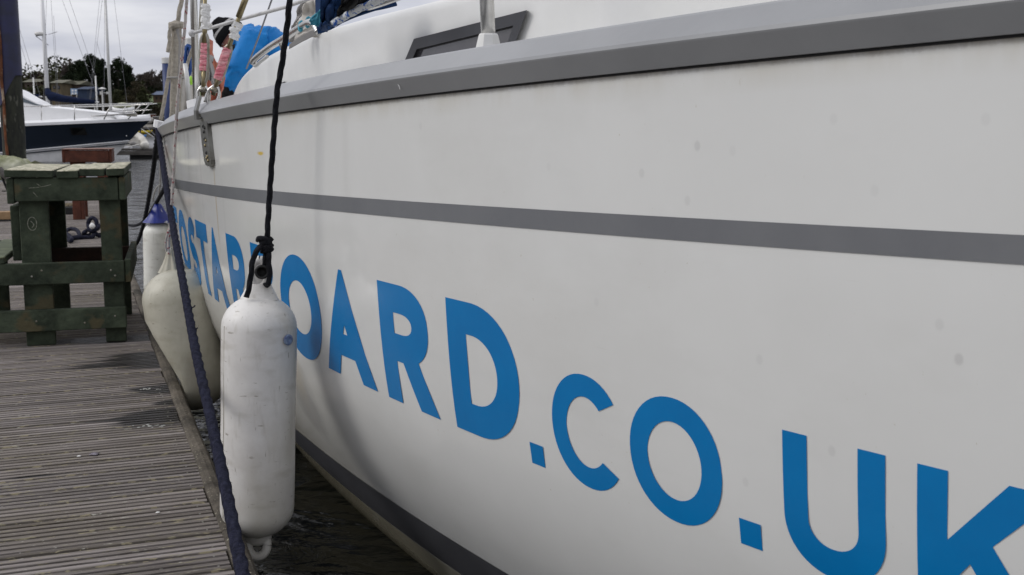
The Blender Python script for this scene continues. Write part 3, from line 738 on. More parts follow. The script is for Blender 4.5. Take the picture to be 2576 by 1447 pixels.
# middle fender
Y2 = 5.02
t2 = at(438, 672, Y2+.0); b2 = at(499, 1030, Y2-.02); R2 = 91*Y2/2822
f2, ax2, c2_ = fender(b2.x, Y2-.02, b2.z, t2.z, R2, M['fender_y'], (t2.x-b2.x, .02), 'fat yellowed fender in the middle, pressed against the pontoon edge', pear=.3)
bod = [c for c in f2.children if c.name.startswith('body')][0]
for v in bod.data.vertices:
    wp = Vector(v.co)+f2.location; lp = PMI @ wp
    lim = .004-max(0, lp.z-.01)*.52
    if lp.x < lim and lp.z < .5: lp.x = lim; v.co = (PM @ lp)-f2.location
tp2 = c2_+ax2*((t2.z-b2.z)/ax2.z)
m = MB()   # pinched, ribbed top
n_r = 9; V_ = []
for f in [0, .2, .4, .6, .8, 1]:
    for k in range(n_r*4):
        a = 2*pi*k/(n_r*4); r = (.050*(1-f)**1.5+.016)*(1+.20*cos(n_r*a)); V_.append(tp2+ax2*(-.025+.115*f)+Vector((cos(a)*r, sin(a)*r*.6, 0)))
q = n_r*4; m.add(V_, [(i*q+k, i*q+(k+1) % q, (i+1)*q+(k+1) % q, (i+1)*q+k) for i in range(5) for k in range(q)]+[tuple(5*q+k for k in range(q))]); m.build('ribbed_neck', M['fender_y'], f2, smooth=True)
# far fender with blue top
Y1 = 8.3
t1 = at(399, 557, Y1); b1 = at(402, 800, Y1); R1 = 38*Y1/2822
f1, ax1, c1_ = fender(b1.x, Y1, b1.z, t1.z, R1, M['fender_w'], (t1.x-b1.x, 0), 'furthest fender, cream with a bright blue cone top')
V_ = []; zt = t1.z-.005
for f in (0, .35, .7, 1):
    for k in range(24):
        a = 2*pi*k/24; r = R1*(1.02-.84*f**.75)*(1+.10*f*cos(5*a)); V_.append(Vector((t1.x, Y1, zt+.135*f))+Vector((cos(a)*r, sin(a)*r, 0)))
MB().add(V_, [(i*24+k, i*24+(k+1) % 24, (i+1)*24+(k+1) % 24, (i+1)*24+k) for i in range(3) for k in range(24)]+[tuple(72+k for k in range(24))]).build('blue_cone', M['fblue'], f1, smooth=True)

# ------------------------------------------------------------------ ropes
def rope(name, pts, r, mat, label, cat='rope', lobes=3, amp=.16, pitch=None, step=None, seg=12, parent=None, n=10, group=None):
    P = resample(smoothpath(pts, n), step or max(.012, r*1.2)); m = MB(); m.tube(P, r, seg, lobes=lobes, amp=amp, pitch=pitch or r*7)
    return m.build(name, mat, parent, smooth=True, **(dict(label=label, cat=cat, group=group) if not parent else {}))
# black rope of the nearest fender
kn = at(671, 618, Yf-.03)
rp3 = empty('fender_rope', tuple(kn), label='black rope tied above the nearest fender, running up past the toe rail', cat='rope')
topr = at(730, -20, 3.05); 
rope('strand', [topr+Vector((.02, .1, .35)), topr, at(723, 60, 3.07), at(708, 170, 3.10), at(697, 235, 3.12), at(683, 420, 3.16), at(674, 560, Yf-.04), kn], .0078, M['blackrope'], '', parent=rp3, seg=12)
rope('loop', [kn, at(667, 650, Yf-.03), at(661, 690, Yf-.01), at(656, 712, Yf+.03)], .0068, M['blackrope'], '', parent=rp3)
rope('loop', [kn+Vector((.006, 0, -.01)), at(676, 650, Yf-.05), at(678, 690, Yf-.055), at(675, 716, Yf-.05), at(668, 716, Yf-.01)], .0072, M['blackrope'], '', parent=rp3)
rope('tail', [kn, at(655, 622, Yf-.05), at(641, 640, Yf-.06), at(633, 672, Yf-.06), at(629, 710, Yf-.05), at(620, 748, Yf-.05)], .0076, M['blackrope'], '', parent=rp3)
m = MB()
for j, (dx, dz, r) in enumerate(((0, .0, .0085), (.0, .014, .0085), (.001, -.013, .008))):
    P = [kn+Vector((dx+.012*cos(a), -.004+.012*sin(a), dz+.004*sin(a+j))) for a in [2*pi*i/14 for i in range(15)]]; m.tube(P, r, 10, caps=False, lobes=3, amp=.15, pitch=.05)
P = smoothpath([kn+Vector((.012, -.01, .006)), kn+Vector((0, -.02, .022)), kn+Vector((-.016, -.014, .022)), kn+Vector((-.024, -.006, .016))], 5); m.tube(P, .0075, 10, lobes=3, amp=.15, pitch=.05)
m.build('knot', M['blackrope'], rp3, smooth=True)
# thick navy spring line from the far fairlead to the near deck
pr = [at(397, 322, 6.15), at(404, 370, 5.9), at(420, 478, 5.2), at(441, 600, 4.55), at(466, 740, 3.95), at(494, 890, 3.4), at(521, 1010, 3.04), at(545, 1120, 2.77), at(572, 1250, 2.5), at(596, 1370, 2.28), at(612, 1450, 2.14), at(640, 1600, 1.92), at(668, 1760, 1.74)]
sp = rope('mooring_rope', pr, .0140, M['bluerope'], 'thick fuzzy navy mooring rope slanting from the far rail down across the pontoon edge', lobes=4, amp=.12, pitch=.075, seg=20)
m = MB(); rq = random.Random(5); PP = resample(smoothpath(pr, 10), .004)
for p in PP[60:]:
    for _ in range(2):
        a = rq.uniform(0, 2*pi); d = Vector((cos(a), .3*sin(a), sin(a))); q = p+d*.0145; e = q+d*rq.uniform(.002, .006)+Vector((0, 0, rq.uniform(-.004, .004)))
        m.add([q, q+Vector((.0007, 0, .0007)), e], [(0, 1, 2)])
o = m.build('loose_fibres', M['bluerope'], sp, kind='stuff')
for (x, y, Yd) in ((489, 770, 3.78), (495, 826, 3.6)): 
    p = at(x-8, y+4, Yd); rope('snag', [p, p+Vector((.010, -.01, .003)), p+Vector((.017, -.012, .009))], .0022, M['bluerope'], '', parent=sp, seg=6)
# two black lines going down to the far cleats
rope('mooring_rope', [at(398, 330, 6.3), at(391, 380, 6.8), at(385, 430, 7.3), at(374, 500, 8.0), at(362, 560, 8.7), at(351, 597, 9.3), at(340, 617, 9.8), at(326, 626, 10.3), at(305, 628, 10.6)], .0145, M['blackrope'],
     'thick black mooring rope hanging left of the navy rope and curling to the pontoon edge', seg=10)
rope('mooring_rope', [at(415, 470, 7.3), at(404, 492, 7.8), at(387, 520, 8.6), at(372, 545, 9.4), at(356, 561, 10.2), at(338, 568, 10.9), at(318, 565, 11.5), at(290, 558, 11.9), at(262, 585, 12.0), at(240, 590, 11.95)], .0125, M['blackrope'],
     'thinner black mooring rope sagging over the water to the cleat', seg=10)
# fleck rope to the middle fender, in front of the hull
rope('fender_rope', [at(472, -30, 4.6), at(467, 40, 4.65), at(462, 102, 4.68), at(455, 175, 4.74), at(447, 255, 4.8), at(441, 350, 4.85), at(437, 440, 4.9), at(428, 570, 4.98), at(424, 610, 5.0), at(425, 640, 5.0)], .0065, M['fleckrope'],
     'thin pale rope with red flecks running down to the middle fender', seg=8)
rope('fender_rope', [at(405, 322, 8.15), at(403, 400, 8.2), at(403, 460, 8.25), at(399, 500, 8.3), at(398, 522, 8.3)], .0068, M['greyrope'], 'thin grey rope tied to the blue topped fender', seg=8)
rope('fender_rope_tail', [at(403, 464, 8.22), at(393, 474, 8.2), at(387, 490, 8.2), at(384, 508, 8.2)], .006, M['greyrope'], 'short grey rope tail dangling beside the black mooring rope', seg=8)
rope('fender_rope_tail', [at(428, 572, 4.93), at(421, 590, 4.93), at(417, 612, 4.95), at(419, 632, 4.97)], .005, M['fleckrope'], 'flecked rope loop at the neck of the middle fender', seg=8)

# ------------------------------------------------------------------ boarding steps
def board(name, a, b, mat, root, bev=.004, topmat=None, jig=.004):
    m = MB(); a = Vector(a); b = Vector(b); c = (a+b)/2; m.box(tuple(a-c), tuple(b-c), bev)
    if topmat:
        me_mats = [mat, topmat]
    o = obj(name, m.v, m.f, mat, root, local=True); o.location = c
    o.rotation_euler = (rr.uniform(-jig, jig), rr.uniform(-jig, jig), rr.uniform(-jig, jig))
    if topmat:
        o.data.materials.append(topmat)
        for p in o.data.polygons:
            if p.normal.z > .6: p.material_index = 1
    return o
g0 = deckp(68, 871)
steps = empty('boarding_steps', tuple(g0), math.atan(.30), label='dark green mossy timber boarding steps with lichen on the top boards', cat='boarding steps')
GM, GT = M['green'], M['greentop']
W = .505
for (x, y) in ((0, 0), (W-.105, 0), (0, .93), (W-.105, .93)):
    wd = .145 if x == 0 else .105
    board('leg', (x, y, 0), (x+wd, y+.045, .88), GM, steps)
board('apron', (-.010, -.047, .775), (W-.003, -.003, .897), GM, steps)
board('side_rail', (-.046, -.05, .765), (-.012, .99, .897), GM, steps); board('side_rail', (W, -.05, .775), (W+.032, .99, .897), GM, steps)
xs = [(-.050, .186, 0, .012), (.200, .305, -.004, -.006), (.316, .440, .003, .008), (.447, .538, .006, -.010)]
for i, (xa, xb, dz_, ry_) in enumerate(xs):
    o = board('top_board', (xa, -.065-.01*(i % 2), .901+dz_), (xb, .975+.02*(i % 2), .942+dz_), GM, steps, topmat=GT, jig=.006); o.rotation_euler[1] += ry_*2
board('rail', (-1.3, -.047, .335), (W+.008, -.003, .45), GM, steps); board('rail', (-1.3, -.049, .085), (W+.008, -.005, .20), GM, steps)
board('side_rail', (W+.010, -.03, .33), (W+.042, .99, .455), GM, steps)
board('back_rail', (-.05, .88, .315), (W+.008, .925, .435), M['brown'], steps)
board('riser_board', (-.055, .10, .45), (-.010, .96, .745), GM, steps)
M['tread'] = material('mossy_tread', (.12, .14, .08), .85, c2=(.05, .065, .035), scale=8, bump=.4)
for i in range(4): board('tread_board', (-.07-.145*(i+1), -.05, .453), (-.07-.145*i-.008, .95, .49), GM, steps, topmat=M['tread'])
board('leg', (-.30, .60, 0), (-.155, .645, .45), GM, steps); board('leg', (-1.2, 0, 0), (-1.055, .045, .45), GM, steps); board('leg', (-1.2, .6, 0), (-1.055, .645, .45), GM, steps)
for bx_, bz_ in ((.05, .38), (.10, .41), (W-.06, .40), (W-.04, .37), (.06, .14), (W-.05, .15), (.30, .12)): MB().lathe([(.0055, 0), (.005, .0012), (.002, .002)], (bx_, -.0498 if bz_ > .2 else -.0518, bz_), (0, -1, 0), 8).build('screw_head', M['steel_dull'], steps, local=True)
def scrape(pts, r, mat, root):
    m = MB(); m.tube(smoothpath(pts, 4), r, 5); return m.build('scrape', mat, root, local=True)
mscr = material('chalky_scrape', (.30, .30, .25), .9, c2=(.10, .11, .07), scale=90)
for pts in ([(.06, -.0465, .845), (.12, -.0467, .851), (.17, -.0465, .862)], [(.08, -.0465, .825), (.10, -.0465, .80)], [(.10, -.0467, .868), (.125, -.0465, .850)]): scrape(pts, .0020, mscr, steps)
ring = [(.062+.022*cos(a), -.0005, .655+.035*sin(a)) for a in [2*pi*i/16 for i in range(17)]]; scrape(ring, .0022, mscr, steps)
scrape([(.055, -.0005, .67), (.07, -.0005, .65), (.06, -.0005, .635)], .002, mscr, steps)

g1 = deckp(184, 553)
rs = empty('boarding_steps', tuple(g1), math.atan(.30), label='smaller red brown timber boarding steps standing behind the green ones', cat='boarding steps')
RM = M['red']
for (x, y) in ((0, 0), (.32, 0), (0, .5), (.32, .5)): board('leg', (x, y, 0), (x+.10, y+.045, .87), RM, rs); board('leg_cheek', (x+.102, y, 0), (x+.145, y+.10, .86), RM, rs)
board('apron', (-.05, -.05, .735), (.47, -.004, .885), RM, rs); board('side_rail', (-.088, -.04, .73), (-.052, .60, .885), RM, rs); board('side_rail', (.473, -.04, .73), (.51, .60, .885), RM, rs)
for i in range(4): board('top_board', (-.09, -.06+.165*i, .888), (.515, .10+.165*i, .905), RM, rs, topmat=M['redtop'])
board('rail', (-.02, .55, .30), (.44, .59, .42), RM, rs)

# ------------------------------------------------------------------ things on the deck
p = deckp(233, 598)
cl = empty('cleat', tuple(p), ANG, label='galvanised mooring cleat with navy rope wound round it', cat='cleat')
m = MB(); m.box((-.05, -.10, 0), (.05, .10, .012), .003); m.build('base', M['steel_dull'], cl, local=True)
m = MB(); m.tube([(0, -.04, .01), (0, -.04, .10)], .016, 8); m.tube([(0, .04, .01), (0, .04, .10)], .016, 8); m.build('post', M['steel_dull'], cl, local=True)
m = MB(); m.tube([(0, -.14, .125), (0, -.07, .11), (0, .07, .11), (0, .14, .125)], [.018, .017, .017, .018], 10); m.ell((0, -.15, .135), (.030, .030, .030)); m.ell((0, .15, .125), (.024, .024, .024)); m.build('horn', M['capwhite'], cl, local=True, smooth=True)
def dk(x, y, h=0, yy=None):
    q = deckp(x, y); q.z += h; return q
Yc = p.y
cp = lambda x, y, d=0: at(x, y, Yc+d)
P = [dk(137, 598, .02), dk(150, 601, .03), dk(165, 602, .02), dk(176, 611, .02), dk(181, 612, .04), dk(170, 600, .045), dk(160, 596, .03), dk(175, 588, .05), dk(193, 592, .06), dk(200, 601, .03), dk(178, 606, .03), dk(205, 602, .02), dk(232, 601, .02),
     dk(236, 598, .05), cp(222, 592, .02), cp(210, 588, .0), cp(222, 578, -.03), cp(238, 570, -.03), cp(243, 560, -.02), cp(236, 549, 0), cp(226, 552, .03), cp(222, 566, .02), cp(230, 580, -.06), cp(246, 575, -.06), cp(246, 566, .0), cp(236, 584, .05), cp(224, 578, -.05), cp(244, 590, -.02), cp(262, 602, .05), cp(300, 612, .2)]
rope('coiled_rope', P, .021, M['blackrope'] if False else material('dark_navy_rope', (.022, .024, .042), .92, c2=(.008, .008, .016), scale=40, bump=.7, bscale=200, spec=.15), 'heap of dark navy rope lying on the deck behind the green steps', lobes=4, amp=.1, pitch=.12, seg=10, n=6)
p = dk(185, 540)
bk = empty('timber_block', tuple(dk(150, 540)), ANG, label='low black block lying on the deck with straw and twigs on top', cat='block')
m = MB(); m.box((-.35, -.05, 0), (.20, .25, .10), .01); m.build('block', M['seal'], bk, local=True)
m = MB(); rq = random.Random(11)
for i in range(70):
    x = rq.uniform(-.3, .2); a = rq.uniform(-.5, .5); l_ = rq.uniform(.06, .22); z = .105+rq.uniform(0, .03); y = rq.uniform(-.04, .22)
    m.tube([(x, y, z), (x+l_*cos(a)*.5, y+l_*sin(a)*.3, z+.01), (min(x+l_*cos(a), .26), y+l_*sin(a)*.6, z-.002)], .004, 4)
m.build('straw', material('straw', (.30, .25, .16), .9, c2=(.15, .12, .08), scale=20), bk, local=True, kind='stuff')
m = MB(); m.tube([(-.35, .2, .13), (-.15, .05, .20), (.05, 0, .13)], .012, 6); m.build('twig', M['greywood'], bk, local=True)
p = dk(10, 557)
m = MB(); m.box((-.9, 0, .02), (.19, .16, .12), .006); c = empty('timber_offcut', tuple(p), ANG, label='pale raw timber baulk lying on the deck left of the green steps', cat='timber baulk'); m.build('baulk', M['lightwood'], c, local=True)
MB().box((-.9, -.01, 0), (.22, .17, .018)).build('bearer', M['seal'], c, local=True)
# canvas heap
tc0 = dk(20, 452); 
def tarp(u, v):
    x = -1.35+2.05*u; a = v*pi
    h = .74*(1-abs(2*u-1)**6*.3)*(.85+.15*sin(5*u+1.2)); 
    if u > .86: h *= max(.1, 1-(u-.86)*5)
    y = -.45*cos(a); z = max(0, h*sin(a)**.7)
    d = .075*mnoise.noise(Vector((u*5+v*3, v*4, 1)))+.045*abs(mnoise.noise(Vector((u*9-v*8, v*5, 5))))+.05*sin(9*u+7*v)*sin(a)
    return Vector((x+d*.6, y-d, max(.005, z+d*sin(a))))
V, Fc = grid(tarp, 60, 26); V, Fc = thick(V, Fc, .006)
th_ = empty('canvas_heap', tuple(tc0), ANG*.6, label='crumpled grey green canvas cover heaped at the far left end of the pontoon', cat='canvas')
obj('canvas', V, Fc, M['canvas'], th_, local=True, smooth=True)
p = dk(22, 482)
br = empty('metal_stand', tuple(p), 0, label='black metal handle with a foot standing in front of the canvas heap', cat='metal stand')
sc_ = p.y/2822
def q_(x, y): return ((x-22)*sc_, 0, (482-y)*sc_)
MB().tube([q_(-6, 405), q_(5, 440), q_(16, 470), q_(20, 481)], .022, 8).build('shaft', M['black'], br, local=True, smooth=True)
MB().tube([q_(6, 482), q_(38, 482)], .02, 6).build('foot', M['black'], br, local=True)
MB().tube([q_(22, 478), q_(30, 470), q_(37, 460)], .018, 6).build('prong', M['black'], br, local=True)
MB().tube([q_(2, 424), q_(12, 440), q_(24, 454)], [.055, .06, .03], 6).build('pad', M['greywood'], br, local=True)
# shells, feather and droppings
def splat(x, y, s, lab):
    c = dk(x, y, .0012); m = MB(); rq_ = random.Random(int(x))
    for _ in range(16):
        a = rq_.uniform(0, 6.28); d = s*rq_.uniform(0, 1.6); r_ = s*rq_.uniform(.08, .24); p = c+Vector((d*cos(a)*1.5, d*sin(a)*.5, 0)); m.lathe([(r_, -.0005), (r_*.9, .001), (r_*.2, .0016)], p, seg=7)
    m.build('dropping', M['dropw'], None, kind='stuff', label=lab, cat='dropping')
M['dropw'] = material('chalky_white', (.45, .45, .42), .8, c2=(.3, .3, .27), scale=80)
def shellf(x, y, s, lab, cat, mat=None):
    c = dk(x, y, .004); m = MB(); nn = 9
    V, Fc = grid(lambda u, v: c+Vector((s*(u-.5)*2*cos((v-.5)*1.2), s*1.0*sin((v-.5)*2.6), .35*s*(1-(2*u-1)**2)*cos((v-.5)*3))), 6, 6)
    V, Fc = thick(V, Fc, .001); m.add(V, Fc); m.build('shell', mat or M['shell'], None, smooth=True, label=lab, cat=cat)
shellf(237, 1145, .016, 'dark broken mussel shell lying on the near deck boards', 'shell')
shellf(199, 1150, .007, 'small pale feather scrap left of the mussel shell', 'feather', M['capwhite'])
shellf(653, 1352, .010, 'white shell chip on the edging strip by the nearest fender', 'shell', M['capwhite']) if False else None
shellf(636-0, 1151+0, .001, 'x', 'x') if False else None
splat(377, 1073, .030, 'white bird dropping on the wet patch near the pontoon edge')
splat(371, 980, .026, 'white bird dropping on the deck above the wet patch')
shellf(397, 1292, .006, 'white fleck of shell low on the deck near the navy rope', 'shell', M['capwhite'])

# ------------------------------------------------------------------ piles
pr_ = empty('mooring_pile', (at(37, 395, 28.6).x, 28.6, WATER-.1), label='big dark mooring pile with a navy plastic sleeve and a rusty strip', cat='pile')
x0, y0_ = pr_.location.x, 28.6
m = MB(); V_ = []; nh = 30; H_ = 7.2; ns_ = 28
for i in range(nh+1):
    for k in range(ns_):
        a = 2*pi*k/ns_; z = H_*i/nh; r = .277*(1+.05*mnoise.noise(Vector((cos(a)*1.5, sin(a)*1.5, z*1.2)))); V_.append((x0+cos(a)*r, y0_+sin(a)*r, WATER-.1+z))
m.add(V_, [(i*ns_+k, i*ns_+(k+1) % ns_, (i+1)*ns_+(k+1) % ns_, (i+1)*ns_+k) for i in range(nh) for k in range(ns_)]); m.build('post', M['pilewood'], pr_, smooth=True)
zs = at(37, 190, 28.6).z
V_ = []
for i in range(9):
    for k in range(ns_):
        a = 2*pi*k/ns_; z = zs+(5.2)*i/8 + (-.75*max(0, min(1, (.8-cos(a))/1.2)) if i == 0 else 0); V_.append((x0-.01+cos(a)*.305, y0_+sin(a)*.305, z))
MB().add(V_, [(i*ns_+k, i*ns_+(k+1) % ns_, (i+1)*ns_+(k+1) % ns_, (i+1)*ns_+k) for i in range(8) for k in range(ns_)]+[tuple(8*ns_+k for k in range(ns_))]).build('sleeve', M['bluesleeve'], pr_, smooth=True)
m = MB(); nn = 24; P = [Vector((x0-.04+.012*sin(i*1.3)-.003*i, y0_-.322, WATER+.3+i*.29)) for i in range(nn)]
m.tube(P, [.028+.03*abs(mnoise.noise(Vector((i*.7, 3, 0))))+(.03 if 8 < i < 16 else 0) for i in range(nn)], 6); m.build('rusty_strip', M['rust'], pr_, smooth=True)
def bluepile(xl, xr, ytop, ycap, Yd, lab):
    a = at(xl, ycap, Yd); b = at(xr, ycap, Yd); R_ = (b.x-a.x)/2; cx_ = (a.x+b.x)/2; zt = at(xl, ytop, Yd).z
    r = empty('mooring_pile', (cx_, Yd, WATER), label=lab, cat='pile', group='blue piles with white caps')
    MB().lathe([(R_, WATER-.2), (R_, a.z+.01)], (cx_, Yd, 0), seg=20).build('post', M['bluepile'], r, smooth=True)
    MB().lathe([(R_*1.06, a.z), (R_*1.08, zt-.03), (R_*1.0, zt), (.01, zt+.01)], (cx_, Yd, 0), seg=20).build('cap', M['capwhite'], r)
bluepile(408, 431, 145, 160, 45, 'blue pile with white cap, left of the bundled ropes')
bluepile(467, 489, 96, 114, 40, 'taller blue pile with white cap behind the steel tube')

# ------------------------------------------------------------------ navy motor boat
YB_ = 51.0
bow = at(361, 302, YB_)
mb = empty('motor_boat', (bow.x-5, YB_, WATER), label='sleek motor boat with navy hull, white deck and bow rail', cat='motor boat')
def bz(x, y): return at(x, y, YB_)
LB = 14.0
def bsec(t):      # t = distance aft of the bow tip
    f = min(1, t/LB)
    zd = 2.02-.055*t+.001*t*t; hb = 2.1*(1-(1-min(1, t/7.5))**2.1)
    # stem rake: lower points start further aft
    return zd, hb
lev = [(0, 0, 1.0), (.10, .12, .985), (.35, .42, .93), (.62, .78, .86), (.80, 1.02, .78)]
def hullY(t, f):  # f 0 at gunwale ... 1 keel
    zd, hb = bsec(t)
    return zd, hb
def boathull(side):
    V = []; nst = 40; nl = 12
    for i in range(nst+1):
        for j in range(nl+1):
            f = j/nl
            t0 = LB*(i/nst)**1.35
            # stem line in side view: (0,2.02) -> (1.0, 1.05 z) -> (1.45,.5) -> (2.2,-.2)
            zd, hb = bsec(t0)
            zk = -.35; zc = max(.42, 1.15-.10*t0)   # chine
            if f < .65:
                g = f/.65; z = zd+(zc-zd)*g; wd = hb*(1-.14*g-.25*g*max(0, 1-t0/5))
            else:
                g = (f-.65)/.35; z = zc+(zk-zc)*g; wd = hb*(.86-.2*max(0, 1-t0/5))*(1-.08*g*g)
            rake = 1.05*max(0, (zd-z))**.95*max(0, 1-t0/LB)
            V.append(Vector((bow.x-t0-rake*1.02, YB_+side*wd*1.0+1.0, z)))
    Fc = [(i*(nl+1)+j, i*(nl+1)+j+1, (i+1)*(nl+1)+j+1, (i+1)*(nl+1)+j) for i in range(nst) for j in range(nl)]
    return V, Fc, nl
V, Fc, nl = boathull(-1); V2, F2, _ = boathull(1)
navyF = [q for n_, q in enumerate(Fc) if (n_ % nl) < 8]; whiteF = [q for n_, q in enumerate(Fc) if (n_ % nl) >= 8]
o = obj('hull', V+V2, navyF+[tuple(i+len(V) for i in q[::-1]) for n_, q in enumerate(F2) if (n_ % nl) < 8], M['navy'], mb, smooth=True)
o = obj('hull_bottom', V+V2, whiteF+[tuple(i+len(V) for i in q[::-1]) for n_, q in enumerate(F2) if (n_ % nl) >= 8], M['antifoul'], mb, smooth=True)
# white spray rail at the chine and gunwale moulding
k1 = nl+1
P = [V[i*k1+8]+Vector((0, -.02, 0)) for i in range(41)]; MB().tube(P, .035, 6).build('spray_rail', M['white'], mb, smooth=True)
P = [V[i*k1+8]+Vector((0, -.02, -.12)) for i in range(41)]; MB().tube(P, .03, 6).build('chine_line', M['navy'], mb, smooth=True)
V_ = []
for i in range(41):
    a = V[i*k1]; c = Vector((a.x, YB_+1.0, a.z)); 
    V_ += [a+Vector((0, -.05, -.03)), a+Vector((.0, -.05, .09)), a.lerp(c, .12)+Vector((0, 0, .20)), Vector((a.x, YB_+1, a.z+.26)), c+Vector((0, (c.y-a.y)*.88, .20)), c+Vector((0, (c.y-a.y)+.05, .09)), c+Vector((0, (c.y-a.y)+.05, -.03))]
MB().add(V_, [(i*7+j, i*7+j+1, (i+1)*7+j+1, (i+1)*7+j)[::-1] for i in range(40) for j in range(6)]+[tuple(range(7))]).build('deck', M['white'], mb, smooth=False)
# superstructure
def zx(x, y): q = bz(x, y); return q.x, q.z
prof_ = [(287, 297), (282, 291), (268, 286), (200, 278), (128, 271), (92, 265), (84, 258), (58, 245), (30, 228), (-60, 205), (-160, 200), (-160, 300), (60, 306)]
m = MB(); n_ = len(prof_)
V_ = []
for yy, sh in ((YB_-.75+1, 0), (YB_-.35+1, .06), (YB_+.35+1, .06), (YB_+.75+1, 0)):
    for (x, y) in prof_: a, b = zx(x, y); V_.append((a, yy, b+(sh if y < 296 else 0)))
m.add(V_, [(r*n_+i, r*n_+(i+1) % n_, (r+1)*n_+(i+1) % n_, (r+1)*n_+i) for r in range(3) for i in range(n_)]+[tuple(range(n_-1, -1, -1)), tuple(3*n_+i for i in range(n_))]); m.build('cabin', M['white'], mb)
poly = [Vector((zx(x, y)[0], YB_-.775+1, zx(x, y)[1])) for x, y in ((50, 245), (84, 261), (98, 264), (90, 266), (45, 255))]
MB().prism(poly, (0, 1.55, .0)).build('windscreen', material('tinted_glass', (.12, .15, .17), .1, c2=(.09, .11, .13), scale=2), mb)
for (xa, xb, ya, yb) in ((183, 217, 321, 340), (60, 78, 325, 343)):
    t_ = None; a = bz(xa, ya); b = bz(xb, yb)
    def sidey(x, z):
        near = sorted(V, key=lambda q: (q.x-x)**2+(q.z-z)**2)[:4]; wt = [1/((q.x-x)**2+(q.z-z)**2+1e-4) for q in near]
        return sum(q.y*w_ for q, w_ in zip(near, wt))/sum(wt)
    C4 = [(a.x, a.z), (b.x, a.z), (b.x, b.z), (a.x, b.z)]; cx_, cz_ = (a.x+b.x)/2, (a.z+b.z)/2
    wf = MB().prism([Vector((x, sidey(x, z)-.03, z)) for x, z in C4], (0, .06, 0)).build('window', M['seal'], mb)
    MB().prism([Vector((cx_+(x-cx_)*.72, sidey(x, z)-.04, cz_+(z-cz_)*.72)) for x, z in C4], (0, .02, 0)).build('pane', material('black_glass', (.006, .006, .007), .35), wf)
MB().ell(Vector((bz(302, 342).x, sidey(bz(302, 342).x, bz(302, 342).z)-.01, bz(302, 342).z)), (.03, .03, .03), 8, 6).build('light', M['white'], mb)
# bow rails (near and far side)
def rails(dy, off, nm):
    def B(x, y): q = bz(x+off, y); q.y = YB_+1+dy*(1-max(0, (x-180)/240)**2) if x > 180 else YB_+1+dy; return q
    top = [B(-40, 271), B(60, 269), B(170, 266.5), B(300, 262.5), B(376, 259.5)]
    MB().tube(smoothpath(top, 6), .028, 8).build('top_rail', M['steel'], mb, smooth=True)
    for (x0_, ya, x1_, yb) in ((117, 267, 117, 303), (199, 266, 199, 302), (285, 263, 268, 301), (352, 261, 322, 300)):
        MB().tube([B(x0_, ya), B((x0_+x1_)/2, (ya+yb)/2), B(x1_, yb)], .024, 8).build('stanchion', M['steel'], mb, smooth=True)
    MB().tube(smoothpath([B(275, 281), B(320, 277), B(361, 275)], 5), .018, 6).build('lower_rail', M['steel'], mb, smooth=True)
rails(-1.55, 0, 'near'); rails(1.2, -6, 'far')
MB().tube([bz(228, 292), bz(300, 288), bz(342, 285)], .035, 6).build('anchor_roller', M['steel'], mb)
m = MB(); m.box(tuple(bz(318, 293)), tuple(bz(340, 286)+Vector((0, .3, 0))), .02); m.build('windlass', M['steel_dull'], mb)

